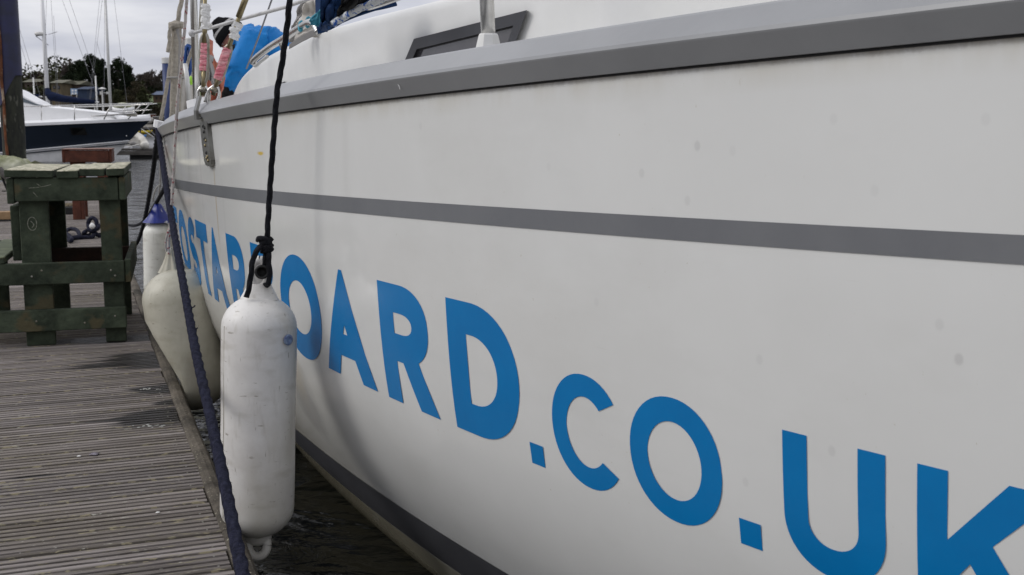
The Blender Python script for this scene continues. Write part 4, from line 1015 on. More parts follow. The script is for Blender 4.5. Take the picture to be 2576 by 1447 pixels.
# ------------------------------------------------------------------ sailing boats beyond
def sailboat(Yd, xm, mtop, mw, hullx, label, matm, boom=None, radar=None, stays=(), hully=300):
    c = at(xm, 300, Yd); r = empty('sailing_boat', (c.x, Yd, WATER), label=label, cat='sailing boat', group='sailing boats moored beyond the motor boat')
    a = at(mtop[0], mtop[1], Yd); b = at(xm, 285, Yd); b.z = 1.1; d = (a-b); a2 = b+Vector((0, 0, 11)) if mtop[1] <= 0 else Vector((b.x, Yd, a.z))
    w2 = mw*Yd/2822/2
    MB().tube([b, b.lerp(a2, .5), a2], [w2*1.05, w2, w2*.85], 12).build('mast', matm, r, smooth=True)
    x0_, x1_ = hullx; p0 = at(x0_, 300, Yd); p1 = at(x1_, 300, Yd); Lh = p1.x-p0.x
    def hf(u, v):
        tt = u; hb = 1.5*(sin(pi*min(.98, .1+.9*tt))**.6)*(1 if tt < .5 else 1)*(1-max(0, tt-.6)*2.2 if tt > .6 else 1); hb = max(.02, hb)
        a_ = (v-.5)*pi; return Vector((p0.x+Lh*tt+(.35*cos(a_)*0), Yd+sin(a_)*hb, 1.0+.1*tt-(cos(a_)**.6 if cos(a_) > 0 else 0)*1.0))
    V, Fc = grid(hf, 24, 14); top_ = [(i*15, (i+1)*15, (i+1)*15+14, i*15+14) for i in range(24)]
    obj('hull', V, Fc+top_, M['white'], r, smooth=True)
    m = MB(); m.box((c.x-1.6, Yd-.7, 1.0), (c.x+1.0, Yd+.7, 1.38), .08); m.build('cabin', M['white'], r)
    if boom:
        P = [at(x, y, Yd-.02) for x, y, _ in boom]; MB().tube(P, [q*Yd/2822 for _, _, q in boom], 10).build('sail_cover', M['navycanvas'], r, smooth=True)
        e = at(boom[-1][0], boom[-1][1], Yd); e1 = at(boom[-1][0]+8, boom[-1][1]+.5, Yd)
        MB().tube([e, e1], .045, 8).build('boom', M['white'], r)
    if radar:
        x, y = radar; q = at(x, y, Yd)
        m = MB(); m.lathe([(.02, -.14), (.27, -.13), (.30, -.05), (.28, .06), (.02, .10)], q, seg=20); m.build('radar_dome', M['capwhite'], r, smooth=True)
        m = MB(); m.tube([at(x-10, y+7, Yd), at(xm-4, y+3, Yd)], .025, 6); m.tube([at(x-10, y+7, Yd), at(xm, y+30, Yd)], .02, 6); m.tube([at(xm, y+3, Yd), at(xm+22, y-4, Yd)], .015, 6); m.build('bracket', M['stay'], r)
    for s_ in stays:
        P = [at(x, y, Yd+dd) for x, y, dd in s_]; MB().tube(P, .0095, 4).build('stay', M['stay'], r)
    return r
sailboat(70, 122, (113, -5), 10, (-60, 330), 'sailing boat with a thick white mast, radar and navy covered boom', M['white'],
         boom=[(118, 222, 5), (121, 235, 9), (128, 242, 12), (160, 249, 9), (200, 253, 7), (240, 257, 5)], radar=(100, 84),
         stays=[[(128, -5, 0), (147, 300, 0)], [(135, 40, .3), (150, 300, .3)], [(117, -5, -.5), (108, 300, -.5)], [(155, -5, .2), (262, 290, .2)], [(173, -5, .5), (240, 190, .5)], [(45, 60, .1), (116, 290, .1)], [(45, 92, .2), (90, 230, .2)]])
sailboat(76, 279, (269, -5), 7, (180, 420), 'sailing boat with a slim grey mast and no sail', M['alu'],
         stays=[[(251, -5, 0), (225, 255, 0)], [(258, -5, .3), (243, 120, .3), (228, 250, .3)], [(263, -5, -.4), (262, 290, -.4)], [(287, -5, 0), (322, 280, 0)], [(243, 105, 0), (256, 150, 0)]])
sailboat(84, 89, (87, 195), 4, (20, 160), 'small sailing boat with a stubby mast at the left of the boats', M['alu'], boom=[(48, 241, 6), (70, 243, 7), (98, 243, 5)])
sailboat(84, 245, (243, 191), 4, (210, 300), 'small sailing boat with a short mast just right of the long navy boom', M['alu'])
# instrument pole
q = at(258, 265, 66); r = empty('instrument_pole', (q.x, 66, WATER), label='white instrument pole with wind and radar heads among the masts', cat='instrument pole')
MB().tube([Vector((q.x, 66, WATER)), at(257, 224, 66)], .045, 8).build('pole', M['capwhite'], r)
m = MB(); m.lathe([(.2, 0), (.24, .03), (.02, .12)], at(257, 225, 66), seg=14); m.build('head', M['capwhite'], r)
m = MB(); m.box(tuple(at(251, 238, 66)), tuple(at(254.5, 230, 66)+Vector((0, .1, 0)))); m.box(tuple(at(267, 237, 66)), tuple(at(271, 231, 66)+Vector((0, .1, 0)))); m.tube([at(252, 233, 66), at(270, 234, 66)], .02, 6); m.build('sensor', M['capwhite'], r)

# ------------------------------------------------------------------ inflatable dinghy, float, far clutter
Yd = 56.0
fl = empty('floating_dock', tuple(at(345, 395, Yd)), label='low grey floating dock under the inflatable dinghy', cat='floating dock')
m = MB()
a = at(292, 374, Yd); 
for i in range(4): mm = MB(); mm.box((a.x, Yd+i*.42, a.z-.10), (a.x+4.4, Yd+.40+i*.42, a.z), .01); mm.build('deck_board', M['greywood'], fl)
mm = MB(); mm.box((a.x+.02, Yd-.05, a.z-.32), (a.x+4.4, Yd-.006, a.z-.11), .01); mm.build('beam', M['greywood'], fl)
mm = MB(); mm.box((a.x+.62, Yd+.1, WATER-.1), (a.x+4.3, Yd+1.6, a.z-.13)); mm.build('float', M['seal'], fl)
q = at(336, 369, Yd+.3)
dg = empty('inflatable_dinghy', tuple(q), label='pale grey inflatable dinghy tilted up on the floating dock', cat='dinghy')
S_ = Yd/2822
P = [(303, 366), (309, 352), (318, 343), (330, 340), (342, 341), (352, 346), (360, 355), (366, 366)]
P3 = [at(x, y, Yd+.35+.9*max(0, (367-y)/30)) for x, y in P]
P3 = [P3[0]+Vector((-.05, -.5, 0))]+P3+[P3[-1]+Vector((.05, -.5, 0))]
MB().tube(smoothpath(P3, 5), [.10]+[.19]*(len(smoothpath(P3, 5))-2)+[.10], 14).build('tube', M['hypalon'], dg, smooth=True)
fl_ = [at(x, y, Yd+.5) for x, y in ((312, 367), (320, 352), (335, 348), (350, 352), (359, 367))]
MB().prism(fl_, (0, .12, 0)).build('floor', M['hypalon'], dg)
m = MB(); m.ell(at(334, 361, Yd+.3), (.17, .1, .12)); m.build('motor_pad', M['greycanvas'], dg, smooth=True)
m = MB(); m.tube([at(322, 371, Yd-.1), at(352, 363, Yd-.1)], .03, 6); m.build('oar', M['capwhite'], dg)
for i, y in enumerate((343, 350, 357)):
    pass
m = MB(); P = [at(330+10*cos(a)*1.0+3, 345+0, Yd) for a in (0, 1)]
def smallboat(x0, x1, yt, yb, Yd, mat, name, label, cat, cover=None):
    a, b = at(x0, yb, Yd), at(x1, yt, Yd); L_ = b.x-a.x; H = b.z-a.z; r = empty(name, ((a.x+b.x)/2, Yd, a.z), label=label, cat=cat)
    def fn(u, v):
        hb = min(.8, L_*.22)*max(.03, sin(pi*(.06+.9*u))**.7); aa = (v-.5)*pi
        return Vector((a.x+L_*u, Yd+hb*sin(aa), a.z+H*(1-.25*sin(pi*u))-H*.95*max(0, cos(aa))**.5*(.6+.4*sin(pi*u))))
    V, Fc = grid(fn, 18, 10); V, Fc = thick(V, Fc, -.02); obj('hull', V, Fc, mat, r, smooth=True)
    for f in (.35, .6): MB().box((a.x+L_*f-.08, Yd-.3, a.z+H*.55), (a.x+L_*f+.08, Yd+.3, a.z+H*.6)).build('thwart', M['greywood'], r)
    if cover:
        V, Fc = grid(lambda u, v: Vector((a.x+L_*u, Yd+min(.8, L_*.22)*(v-.5)*2*max(.1, sin(pi*u)), a.z+H*.85+H*.6*sin(pi*u)**.6*sin(pi*v)+.05*mnoise.noise(Vector((u*6, v*6, x0))))), 14, 8); V, Fc = thick(V, Fc, .02); obj('cover', V, Fc, cover, r, smooth=True)
smallboat(334, 386, 327, 336, 118, M['yellow'], 'kayak', 'yellow kayak lying at the far waterside', 'kayak')
smallboat(350, 368, 338, 348, 100, M['bluepl'], 'rowing_boat', 'small blue rowing boat beyond the inflatable dinghy', 'rowing boat')
smallboat(354, 388, 296, 310, 122, M['creamcanvas'], 'beached_boat', 'cream boat laid up on the shore right of the bow rail', 'boat', M['creamcanvas'])
smallboat(282, 338, 268, 290, 126, M['white'], 'beached_boat', 'boat under a drab beige cover on the shore behind the bow rail', 'boat', M['canvas'])
smallboat(150, 250, 284, 296, 124, M['white'], 'beached_boat', 'low pale boat on the shore behind the motor boat cabin', 'boat', M['greycanvas'])
a = at(346, 322, 114); r = empty('jetty', tuple(a), label='grey plank jetty running along the far waterside', cat='jetty')
for i in range(7): mm = MB(); mm.box((a.x+i*.62, 114, a.z-.12), (a.x+i*.62+.6, 115.4, a.z+.08), .01); mm.build('plank', M['greywood'], r)
for i in range(4): MB().tube([(a.x+i*1.3+.2, 114.2, -.2), (a.x+i*1.3+.2, 114.2, a.z)], .08, 6).build('post', M['darkwood'], r)
for (pts, lab) in ((((352, 322), (388, 346)), 'pale mooring line slanting down to the floating dock'), (((356, 308), (392, 342)), 'dark mooring line crossing above the yellow kayak')):
    rope('mooring_line', [at(x, y, 90) for x, y in pts], .03, M['capwhite'] if 'pale' in lab else M['stay'], lab, seg=6, amp=0, step=2)
rq = random.Random(21)
for i, (x, y, s_, mt, lab, cat, nm) in enumerate(((371, 318, .9, 'creamcanvas', 'cream crate standing on the far jetty', 'crate', 'crate'), (392, 300, 1.0, 'greywood', 'grey box on the shore beside the blue pile', 'box', 'storage_box'),
        (340, 312, .8, 'bluepl', 'blue box on the shore near the bow of the motor boat', 'box', 'storage_box'), (365, 290, .7, 'red', 'small red box among the bushes on the shore', 'box', 'storage_box'), (402, 262, 1.2, 'greywood', 'low grey hut base left of the blue pile', 'hut', 'hut'))):
    q = at(x, y, 118); m = MB(); m.box((-s_*.5, 0, 0), (s_*.5, s_*.7, s_*.45), .02); r = empty(nm, (q.x, 118+i*.7, q.z-.2), label=lab, cat=cat)
    m.build('box', M[mt], r, local=True); MB().box((-s_*.54, -.03, s_*.451), (s_*.54, s_*.73, s_*.50)).build('lid', M['capwhite'] if i % 2 else M['greywood'], r, local=True)

# ------------------------------------------------------------------ buildings and fences on the hill
def px(x, y, Y): return at(x, y, Y)
def building(x0, x1, ytop, ybot, Y, wall, roof, label, cat, gable=.8, wins=(), dep=6, name='house'):
    a = px(x0, ybot, Y); b = px(x1, ytop, Y); r = empty(name, ((a.x+b.x)/2, Y, a.z-1), label=label, cat=cat)
    MB().box((a.x, Y, a.z-3), (b.x, Y+dep, b.z)).build('wall', wall, r)
    zr = b.z; V = [(a.x-.3, Y-.3, zr-.05), (b.x+.3, Y-.3, zr-.05), (b.x+.3, Y+dep+.3, zr-.05), (a.x-.3, Y+dep+.3, zr-.05), (a.x-.3, Y+dep/2, zr+gable), (b.x+.3, Y+dep/2, zr+gable)]
    obj('roof', V, [(0, 1, 5, 4), (2, 3, 4, 5), (0, 4, 3), (1, 2, 5), (0, 3, 2, 1)], roof, r)
    for (xa, xb, ya, yb) in wins:
        p0 = px(xa, yb, Y); p1 = px(xb, ya, Y); f = MB().box((p0.x, Y-.06, p0.z), (p1.x, Y+.02, p1.z)).build('window', M['seal'], r)
        MB().box((p0.x+.1, Y-.08, p0.z+.1), (p1.x-.1, Y-.055, p1.z-.1)).build('pane', M['pane'], f)
    return r
wd1 = material('ochre_boards', (.13, .10, .055), .8, c2=(.07, .055, .03), scale=.6); wd2 = material('brown_boards', (.07, .05, .04), .85, scale=.6)
rf = material('dull_roof', (.16, .15, .11), .8, c2=(.10, .10, .07), scale=.5); brick = material('brown_brick', (.12, .075, .055), .85, scale=.8)
building(130, 154, 208, 236, 160, wd1, rf, 'ochre timber chalet behind the thick white mast', 'chalet', .5, [(134, 140, 216, 224), (145, 151, 216, 224)], name='chalet')
building(156, 196, 212, 236, 164, wd2, rf, 'long dark brown hut right of the ochre chalet', 'hut', .6, [(160, 166, 218, 226), (170, 174, 218, 226)], name='hut')
M['mutedblue'] = material('faded_blue_sheet', (.022, .04, .085), .8)
building(196, 218, 224, 246, 150, M['mutedblue'], M['mutedblue'], 'shed under a blue cover beside the white notice board', 'shed', .4, name='shed')
building(386, 412, 238, 262, 175, brick, material('blue_slate', (.05, .08, .15), .6), 'brown brick house with blue roof left of the blue pile', 'house', .6, [(392, 396, 244, 250), (402, 407, 244, 250)])
building(62, 96, 206, 222, 190, wd2, rf, 'low brown barn at the far left of the hillside', 'barn', .6, name='barn')
bd = empty('notice_board', tuple(px(186, 238, 146)), label='white and blue notice board on the bank below the huts', cat='sign')
p0, p1 = px(178, 238, 146), px(194, 223, 146)
MB().box((p0.x, 146, p0.z), (p1.x, 146.08, p1.z)).build('panel', material('pale_blue_panel', (.25, .35, .48), .5, c2=(.15, .25, .42), scale=3), bd)
for x in (179, 193): MB().tube([px(x, 250, 146.1), px(x, 223, 146.1)], .05, 6).build('post', M['capwhite'], bd)
for k in range(2):
    for j in range(2):
        a_ = px(180+j*8, 226+k*7, 145.99); MB().box((a_.x, 145.97, a_.z-.22), (a_.x+.25, 145.99, a_.z)).build('notice', M['white'], bd)
for (x0, x1, y, Y, lab) in ((58, 112, 250, 145, 'rail fence on the bank at the left above the navy boom'), (140, 180, 247, 142, 'rail fence on the bank below the ochre chalet'), (95, 130, 262, 139, 'short low rail fence near the thick mast')):
    a = px(x0, y, Y); b = px(x1, y, Y); r = empty('fence', (a.x, Y, a.z), label=lab, cat='fence'); n_ = 6
    for i in range(n_+1): xx = a.x+(b.x-a.x)*i/n_; MB().box((xx-.05, Y, a.z-1.0), (xx+.05, Y+.1, a.z+.35)).build('post', M['greywood'], r)
    for dz in (-.1, .2): MB().box((a.x, Y-.05, a.z+dz), (b.x, Y-.005, a.z+dz+.1)).build('rail', M['greywood'], r)
for (x, y0q, y1q, Y, lab) in ((420, 206, 262, 120, 'thin white pole with lamp head left of the near blue pile'),):
    r = empty('lamp_pole', tuple(px(x, y1q, Y)), label=lab, cat='lamp pole'); MB().tube([px(x, y1q+10, Y), px(x, y0q, Y)], .05, 6).build('pole', M['capwhite'], r); m = MB(); m.box(tuple(px(x-3, y0q, Y)), tuple(px(x+3, y0q-4, Y)+Vector((0, .3, 0))), .02); m.build('lamp_head', M['capwhite'], r)

# ------------------------------------------------------------------ trees
def leafmat(n, c, c2): return material(n, c, .8, c2=c2, scale=.35, spec=.15, rnd=.15)
LM = [leafmat('evergreen_leaves', (.018, .028, .012), (.008, .013, .006)), leafmat('olive_leaves', (.042, .045, .018), (.02, .024, .01)), leafmat('ivy_brown', (.055, .042, .022), (.025, .022, .012))]
TW = material('bare_twigs', (.085, .065, .055), .9, c2=(.05, .04, .035), scale=.5); BK = material('bark', (.04, .032, .025), .9)
def evergreen(x, ytop, ybase, Y, wpx, mat, label, seed, lobes=9, dens=1.0, flat=.7, rzk=1.0):
    rg = random.Random(seed); b = px(x, ybase, Y); b.z = hillz(b.x, Y); t = px(x, ytop, Y); H = max(1.6, t.z-b.z); Wd = wpx*Y/2822/2
    r = empty('tree', (b.x, Y, b.z-.5), label=label, cat='tree', group='trees on the far hillside')
    m = MB(); P = [Vector((b.x, Y, b.z-1)), Vector((b.x+.1*H*.1, Y, b.z+H*.4)), Vector((b.x-.02*H, Y, b.z+H*.85))]; m.tube(P, [.035*H, .025*H, .008*H], 7)
    Ls = []
    for i in range(lobes):
        f = .08+(.84 if rzk == 1 else .66)*(i+.5)/lobes; a = rg.uniform(0, 2*pi); rad = Wd*(1-.55*abs(f-.5)*1.3)*rg.uniform(.25, .75); c = Vector((b.x+cos(a)*rad, Y+sin(a)*rad*.7, b.z+H*f))
        Ls.append((c, Wd*rg.uniform(.36, .60), H*rg.uniform(.10, .17)*rzk)); m.tube([Vector((b.x, Y, b.z+H*f*.75)), c], [.012*H, .004*H], 5)
    Ls.append((Vector((b.x, Y, b.z+H*.90)), Wd*.38, H*.10))
    m.build('trunk', BK, r)
    V = []; Fc = []
    for c, rx, rz in Ls:
        for _ in range(int(420*dens)):
            u = Vector((rg.gauss(0, 1), rg.gauss(0, 1), rg.gauss(0, 1))).normalized(); q = u*(rg.uniform(.45, 1.06)); q = c+Vector((q.x*rx, q.y*rx, q.z*rz*(1 if q.z > 0 else flat)))
            s_ = rg.uniform(.10, .26)*(H/12)**.5; d1 = Vector((rg.gauss(0, 1), rg.gauss(0, 1), rg.gauss(0, .5))).normalized()*s_*1.5; d2 = Vector((rg.gauss(0, 1), rg.gauss(0, 1), rg.gauss(0, 1))).normalized()*s_
            i = len(V); V += [q-d1*.5, q+d2, q+d1*.6, q-d2*.6]; Fc.append((i, i+1, i+2, i+3))
    obj('crown', V, Fc, mat, r)
def bare(x, ytop, ybase, Y, wpx, label, seed, depth=6):
    rg = random.Random(seed); b = px(x, ybase, Y); b.z = hillz(b.x, Y); t = px(x, ytop, Y); H = max(1.6, t.z-b.z); m = MB(); tw = MB()
    r = empty('tree', (b.x, Y, b.z-.5), label=label, cat='tree', group='trees on the far hillside'); asp = wpx*Y/2822/H
    def grow(p, d, l_, rad, k):
        q = p+Vector((d.x*l_*asp*1.15, d.y*l_, d.z*l_)); (m if k > 2 else tw).tube([p, p.lerp(q, .5)+Vector((rg.gauss(0, .03), 0, rg.gauss(0, .03)))*l_, q], [rad, rad*.85, rad*.65], 5 if k > 3 else 3, caps=False)
        if k == 0: return
        for _ in range(3 if k < 5 else 4):
            d2 = (d+Vector((rg.gauss(0, .55), rg.gauss(0, .5), rg.gauss(.16, .36)))).normalized()
            if d2.z < -.25: d2.z = -d2.z*.3
            grow(q, d2, l_*rg.uniform(.62, .82), max(.042, rad*.62), k-1)
    grow(Vector((b.x, Y, b.z-.8)), Vector((rg.uniform(-.1, .1), 0, 1)), H*.34, .022*H, depth)
    m.build('trunk', BK, r); tw.build('crown', TW, r)
ev = [(205, 152, 250, 168, 62), (236, 138, 262, 170, 66), (262, 148, 270, 166, 50), (300, 148, 268, 172, 62), (322, 162, 272, 168, 46), (178, 180, 250, 174, 44)]
for i, (x, yt, yb, Y, wp) in enumerate(ev): evergreen(x, yt, yb, Y, wp, LM[0], ['dark evergreen on the left shoulder of the central clump', 'tallest dark evergreen at the middle of the clump', 'dark evergreen between the tallest tree and the slim grey mast', 'dark evergreen directly right of the slim grey mast', 'ragged evergreen at the right edge of the clump', 'lower dark evergreen at the left foot of the clump'][i], 100+i, lobes=13, dens=1.3)
ol = [(78, 196, 240, 200, 64, 1), (112, 192, 240, 205, 74, 1), (152, 198, 240, 200, 74, 2), (58, 200, 244, 196, 60, 2), (345, 205, 285, 160, 70, 2), (300, 225, 290, 150, 60, 1), (330, 240, 300, 140, 60, 2), (362, 218, 290, 152, 36, 1), (260, 235, 285, 148, 60, 2), (225, 235, 262, 155, 40, 1), (372, 255, 300, 138, 44, 0), (392, 266, 306, 134, 40, 2), (412, 270, 300, 136, 30, 0), (90, 232, 256, 160, 40, 0), (200, 245, 262, 150, 50, 1)]
for i, (x, yt, yb, Y, wp, k) in enumerate(ol): evergreen(x, yt, yb, Y, wp, LM[k], 'scrubby %s bush number of the bank' % i if False else ['ivy-clad olive tree by the big pile', 'broad olive crown just left of the thick white mast', 'brownish thicket right of the thick white mast', 'brown thicket at the left skyline', 'brown scrub below the right skyline', 'olive bush below the dark evergreens, right of the slim mast', 'brown bush above the bow rail', 'olive bush under the green field', 'brown bush at the foot of the slim grey mast', 'olive bush beside the blue covered shed', 'dark bush right of the bow rail', 'brown bush by the shore near the blue pile', 'dark low bush left of the blue pile', 'dark bush behind the left fence', 'olive hedge below the notice board'][i], 200+i, lobes=11, dens=1.0, rzk=1.7)
bt_ = [(80, 178, 225, 200, 60, 6), (106, 180, 222, 198, 54, 6), (58, 184, 222, 204, 34, 5), (145, 176, 220, 195, 58, 6), (172, 178, 222, 197, 50, 6), (180, 156, 215, 182, 44, 6), (330, 178, 235, 182, 46, 6), (362, 180, 212, 205, 44, 6), (388, 176, 215, 205, 44, 6), (408, 172, 212, 205, 40, 6), (284, 152, 230, 180, 40, 5)]
for i, (x, yt, yb, Y, wp, dp) in enumerate(bt_): bare(x, yt, yb, Y, wp, ['leafless tree with fine twigs rising left of the thick mast', 'leafless tree just left of the thick white mast', 'small leafless tree beside the big pile', 'leafless tree just right of the thick white mast', 'leafless tree left of the dark evergreens', 'pale leafless tree behind the left evergreen', 'leafless tree at the right of the evergreen clump', 'leafless round tree standing above the green field', 'leafless tree on the skyline right of the round one', 'leafless tree on the skyline beside the near blue pile', 'leafless twigs rising between two dark evergreens'][i], 300+i, dp)
# trees seen past the people at the right of the tubes
for i, (x, yt, yb, Y, wp) in enumerate(((556, 186, 235, 205, 26), (470, 190, 235, 200, 50), (515, 186, 235, 208, 40))): bare(x, yt, yb, Y, wp, ['leafless tree glimpsed between the salmon cloth and the blue sleeve', 'leafless tree behind the bundled ropes', 'leafless tree behind the taped fittings'][i], 330+i, 6)
rg = random.Random(77); WV, WF, WV2, WF2 = [], [], [], []
for i in range(26000):
    Y = rg.uniform(150, 214); xx = rg.uniform(40, 425); q = px(xx, 300, Y); gz = hillz(q.x, Y)
    cl = mnoise.noise(Vector((q.x*.22, Y*.12, 0)))
    if Y < 172 and (cl < .05 or 118 < xx < 222): continue
    if xx > 366 and Y > 162: continue
    hh = (1.2+3.2*max(0, cl+.35))*(1.9 if xx < 185 and Y > 185 else 1)*(1 if Y > 172 else .6)*(.45 if xx > 366 else 1); c = Vector((q.x, Y, gz+hh*rg.random()**.7)); s_ = rg.uniform(.2, .45)
    d1 = Vector((rg.gauss(0, 1), rg.gauss(0, 1), rg.gauss(0, .6))).normalized()*s_; d2 = Vector((rg.gauss(0, 1), rg.gauss(0, 1), rg.gauss(0, 1))).normalized()*s_*.7
    A_, B_ = (WV, WF) if cl > .1 else (WV2, WF2)
    j = len(A_); A_ += [c-d1, c+d2, c+d1, c-d2]; B_.append((j, j+1, j+2, j+3))
obj('undergrowth', WV, WF, LM[1], None, kind='stuff', label='olive undergrowth and scrub filling the far hillside between the trees', cat='undergrowth')
obj('bracken', WV2, WF2, LM[2], None, kind='stuff', label='brown winter bracken and brush on the far hillside', cat='bracken')
HV, HF = [], []
for i in range(7000):
    xx = rg.uniform(335, 600); Y = rg.uniform(224, 232); q = px(xx, 300, Y); hh = 2.6+1.6*mnoise.noise(Vector((q.x*.3, 1, 1))); c = Vector((q.x, Y, hillz(q.x, Y)+hh*rg.random())); s_ = rg.uniform(.25, .5)
    d1 = Vector((rg.gauss(0, 1), rg.gauss(0, 1), rg.gauss(0, .6))).normalized()*s_; d2 = Vector((rg.gauss(0, 1), rg.gauss(0, 1), rg.gauss(0, 1))).normalized()*s_*.7
    j = len(HV); HV += [c-d1, c+d2, c+d1, c-d2]; HF.append((j, j+1, j+2, j+3))
obj('hedge', HV, HF, LM[0], None, kind='stuff', label='dark hedge running along the top of the green field', cat='hedge')

# ------------------------------------------------------------------ yacht superstructure
def inb(s, k):
    x, y, t = base(s); return x+k*cos(t), y+k*sin(t)
def cabhit(x, y, k):
    rx, rz = ray(x, y); prev = None
    for i in range(0, len(CX), 2):
        X = CX[i]+k*cos(CT[i]); Yy = CY[i]+k*sin(CT[i])
        if Yy < .3: continue
        Fv = X-rx*Yy
        if prev is not None and prev[0] > 0 >= Fv:
            f = prev[0]/(prev[0]-Fv); Y_ = prev[2]*(1-f)+Yy*f; return prev[1]*(1-f)+(SMIN+i*DS)*f, CAMZ+rz*Y_
        prev = (Fv, SMIN+i*DS, Yy)
CK = .42
topc = [cabhit(x, y, CK) for x, y in ((1107, -6), (1076, 5), (1000, 22), (913, 44), (804, 78), (721, 112), (680, 133), (647, 153), (618, 177), (597, 204), (587, 227), (584, 238))]
def lin_(s):
    if s <= topc[0][0]: return topc[0][1]+.012*(topc[0][0]-s)
    for a, b in zip(topc, topc[1:]):
        if a[0] <= s <= b[0]: f = (s-a[0])/(b[0]-a[0]); return a[1]*(1-f)+b[1]*f
    return topc[-1][1]
def ctop(s):
    h_ = min(.22, max(0, topc[-1][0]-s)*.8); return sum(lin_(s+h_*(k-3)/3) for k in range(7))/7
s_end = topc[-1][0]
SC = [-3.0+(topc[7][0]+3.0)*i/90 for i in range(90)]
for a, b in zip(topc[7:], topc[8:]): SC += [a[0]+(b[0]-a[0])*i/4 for i in range(4)]
SC.append(s_end)
V = []; rows = 11
for n_, s in enumerate(SC):
    zt = ctop(s); zb = toez(s)+.02; fe = min(1, (s_end-s)/.9)
    rise = min(.035, (zt-zb)*.5); RR = .085
    for (kk, zz) in ((0, zb), (0, zb+(zt-rise-zb)*.5), (0, zt-rise), (.003, zt-rise*.55), (.009, zt-rise*.22), (.018, zt-rise*.05), (.032, zt), (.2, zt-.006), (.6, zt-.05), (1.2, zt-.10), (1.9, zt-.14)):
        x, y = inb(s, CK+kk+.10*(1-fe)**2*0); V.append(Vector((x, y, zz)))
Fc = [(i*rows+j, i*rows+j+1, (i+1)*rows+j+1, (i+1)*rows+j)[::-1] for i in range(len(SC)-1) for j in range(rows-1)]+[tuple((len(SC)-1)*rows+j for j in range(rows))]
cab = obj('coachroof', V, Fc, M['gel'], yacht, smooth=True)
# window: dark frame and smoked pane on the coachroof side
def onc(x, y, off): 
    s, z = cabhit(x, y, CK-off); X, Y_ = inb(s, CK-off); return Vector((X, Y_, z))
def wpoly(pts, o0, o1):
    A_ = [onc(x, y, o1) for x, y in pts]; d = []
    m = MB(); n = len(pts); B_ = [onc(x, y, o0) for x, y in pts]
    m.add(A_+B_, [tuple(range(n))]+[(i, i+n, (i+1) % n+n, (i+1) % n) for i in range(n)]); return m
def bl(p, q, f): return (p[0]+(q[0]-p[0])*f, p[1]+(q[1]-p[1])*f)
TLo, TRo, BLo, BRo = (1041, 98), (1326, 25.5), (1000, 196), (1282, 150)
TLi, TRi, BLi, BRi = (1048, 124), (1291, 64.5), (1020, 190), (1262, 150)
wf = None; m = MB()
def quadband(a, b, c, d, n, o0=.002, o1=.016):
    for i in range(n):
        p = [bl(a, b, i/n), bl(a, b, (i+1)/n), bl(d, c, (i+1)/n), bl(d, c, i/n)]
        A_ = [onc(x, y, o1) for x, y in p]; B_ = [onc(x, y, o0) for x, y in p]
        m.add(A_+B_, [(0, 1, 2, 3)]+[(k, k+4, (k+1) % 4+4, (k+1) % 4) for k in range(4)])
quadband(TLo, TRo, TRi, TLi, 10); quadband(TLo, TLi, BLi, BLo, 3); quadband(TRi, TRo, BRo, BRi, 3)
wfr = m.build('window', M['frame'], yacht)
m = MB(); quadband(TLi, TRi, BRi, BLi, 10, .001, .004); m.build('pane', M['pane'], wfr)
m = MB(); quadband((TLi[0]-1, TLi[1]-2), (TRi[0]+1, TRi[1]-2), (TRi[0], TRi[1]+3), (TLi[0], TLi[1]+3), 10, .004, .010); m.build('gasket', M['seal'], wfr)
# little wedge window end further aft
m = MB(); quadband((670, 224), (716, 205), (706, 224), (668, 226), 3, .001, .008); w2_ = m.build('window', M['frame'], yacht)
# stanchion with socket
Ys = 2.62
sb_, stp = at(1229, 112, Ys), at(1222, -60, Ys); ax = (stp-sb_).normalized()
st = MB(); st.tube([sb_, sb_+ax*.75], .0165, 20); st = st.build('stanchion', M['steel'], yacht, smooth=True)
V_ = []
for (h, a, b) in ((-.055, .038, .034), (-.02, .034, .030), (.018, .024, .024), (.022, .021, .021)):
    for k in range(8):
        an = 2*pi*(k+.5)/8; V_.append(sb_+Vector((cos(an)*a, sin(an)*b, h+.002)))
MB().add(V_, [(i*8+k, i*8+(k+1) % 8, (i+1)*8+(k+1) % 8, (i+1)*8+k) for i in range(3) for k in range(8)]+[tuple(24+k for k in range(8))]).build('socket', M['alu'], st)
# guard wires
m = MB(); m.tube([at(484, 84, 5.0), at(600, 50, 4.6), at(717, 18, 4.2), at(830, -22, 3.85)], .0075, 8); m.ell(at(483, 84, 4.99), (.016, .016, .016), 10, 6); m.build('guard_wire', M['wire'], yacht, smooth=True)
MB().tube([at(688, -20, 4.5), at(683.5, 0, 4.5), at(650, 95, 4.75), at(620, 173, 5.0)], .0035, 6).build('thin_wire', M['stay'], yacht)
# steel tubes at the after end
MB().tube([at(486.5, -20, 5.2), at(487, 0, 5.2), at(494.5, 258, 5.35)], .0165, 18).build('steel_post', M['steel'], yacht, smooth=True)
MB().tube([at(508, -20, 5.6), at(506, 10, 5.6), at(502, 80, 5.6)], .007, 8).build('wire', M['steel_dull'], yacht)
MB().tube([at(465, 160, 5.8), at(471, 200, 5.8), at(476, 262, 5.8)], .012, 12).build('steel_post', M['alu'], yacht, smooth=True)
MB().tube([at(497, 268, 5.3), at(492, 250, 5.3)], [.05, .045], 12).build('post_base', M['white'], yacht)
MB().tube([at(500, 162, 9.0), at(560, 165, 9.0), at(600, 168, 9.0)], .022, 10).build('grab_bar', M['bluesleeve'], yacht)
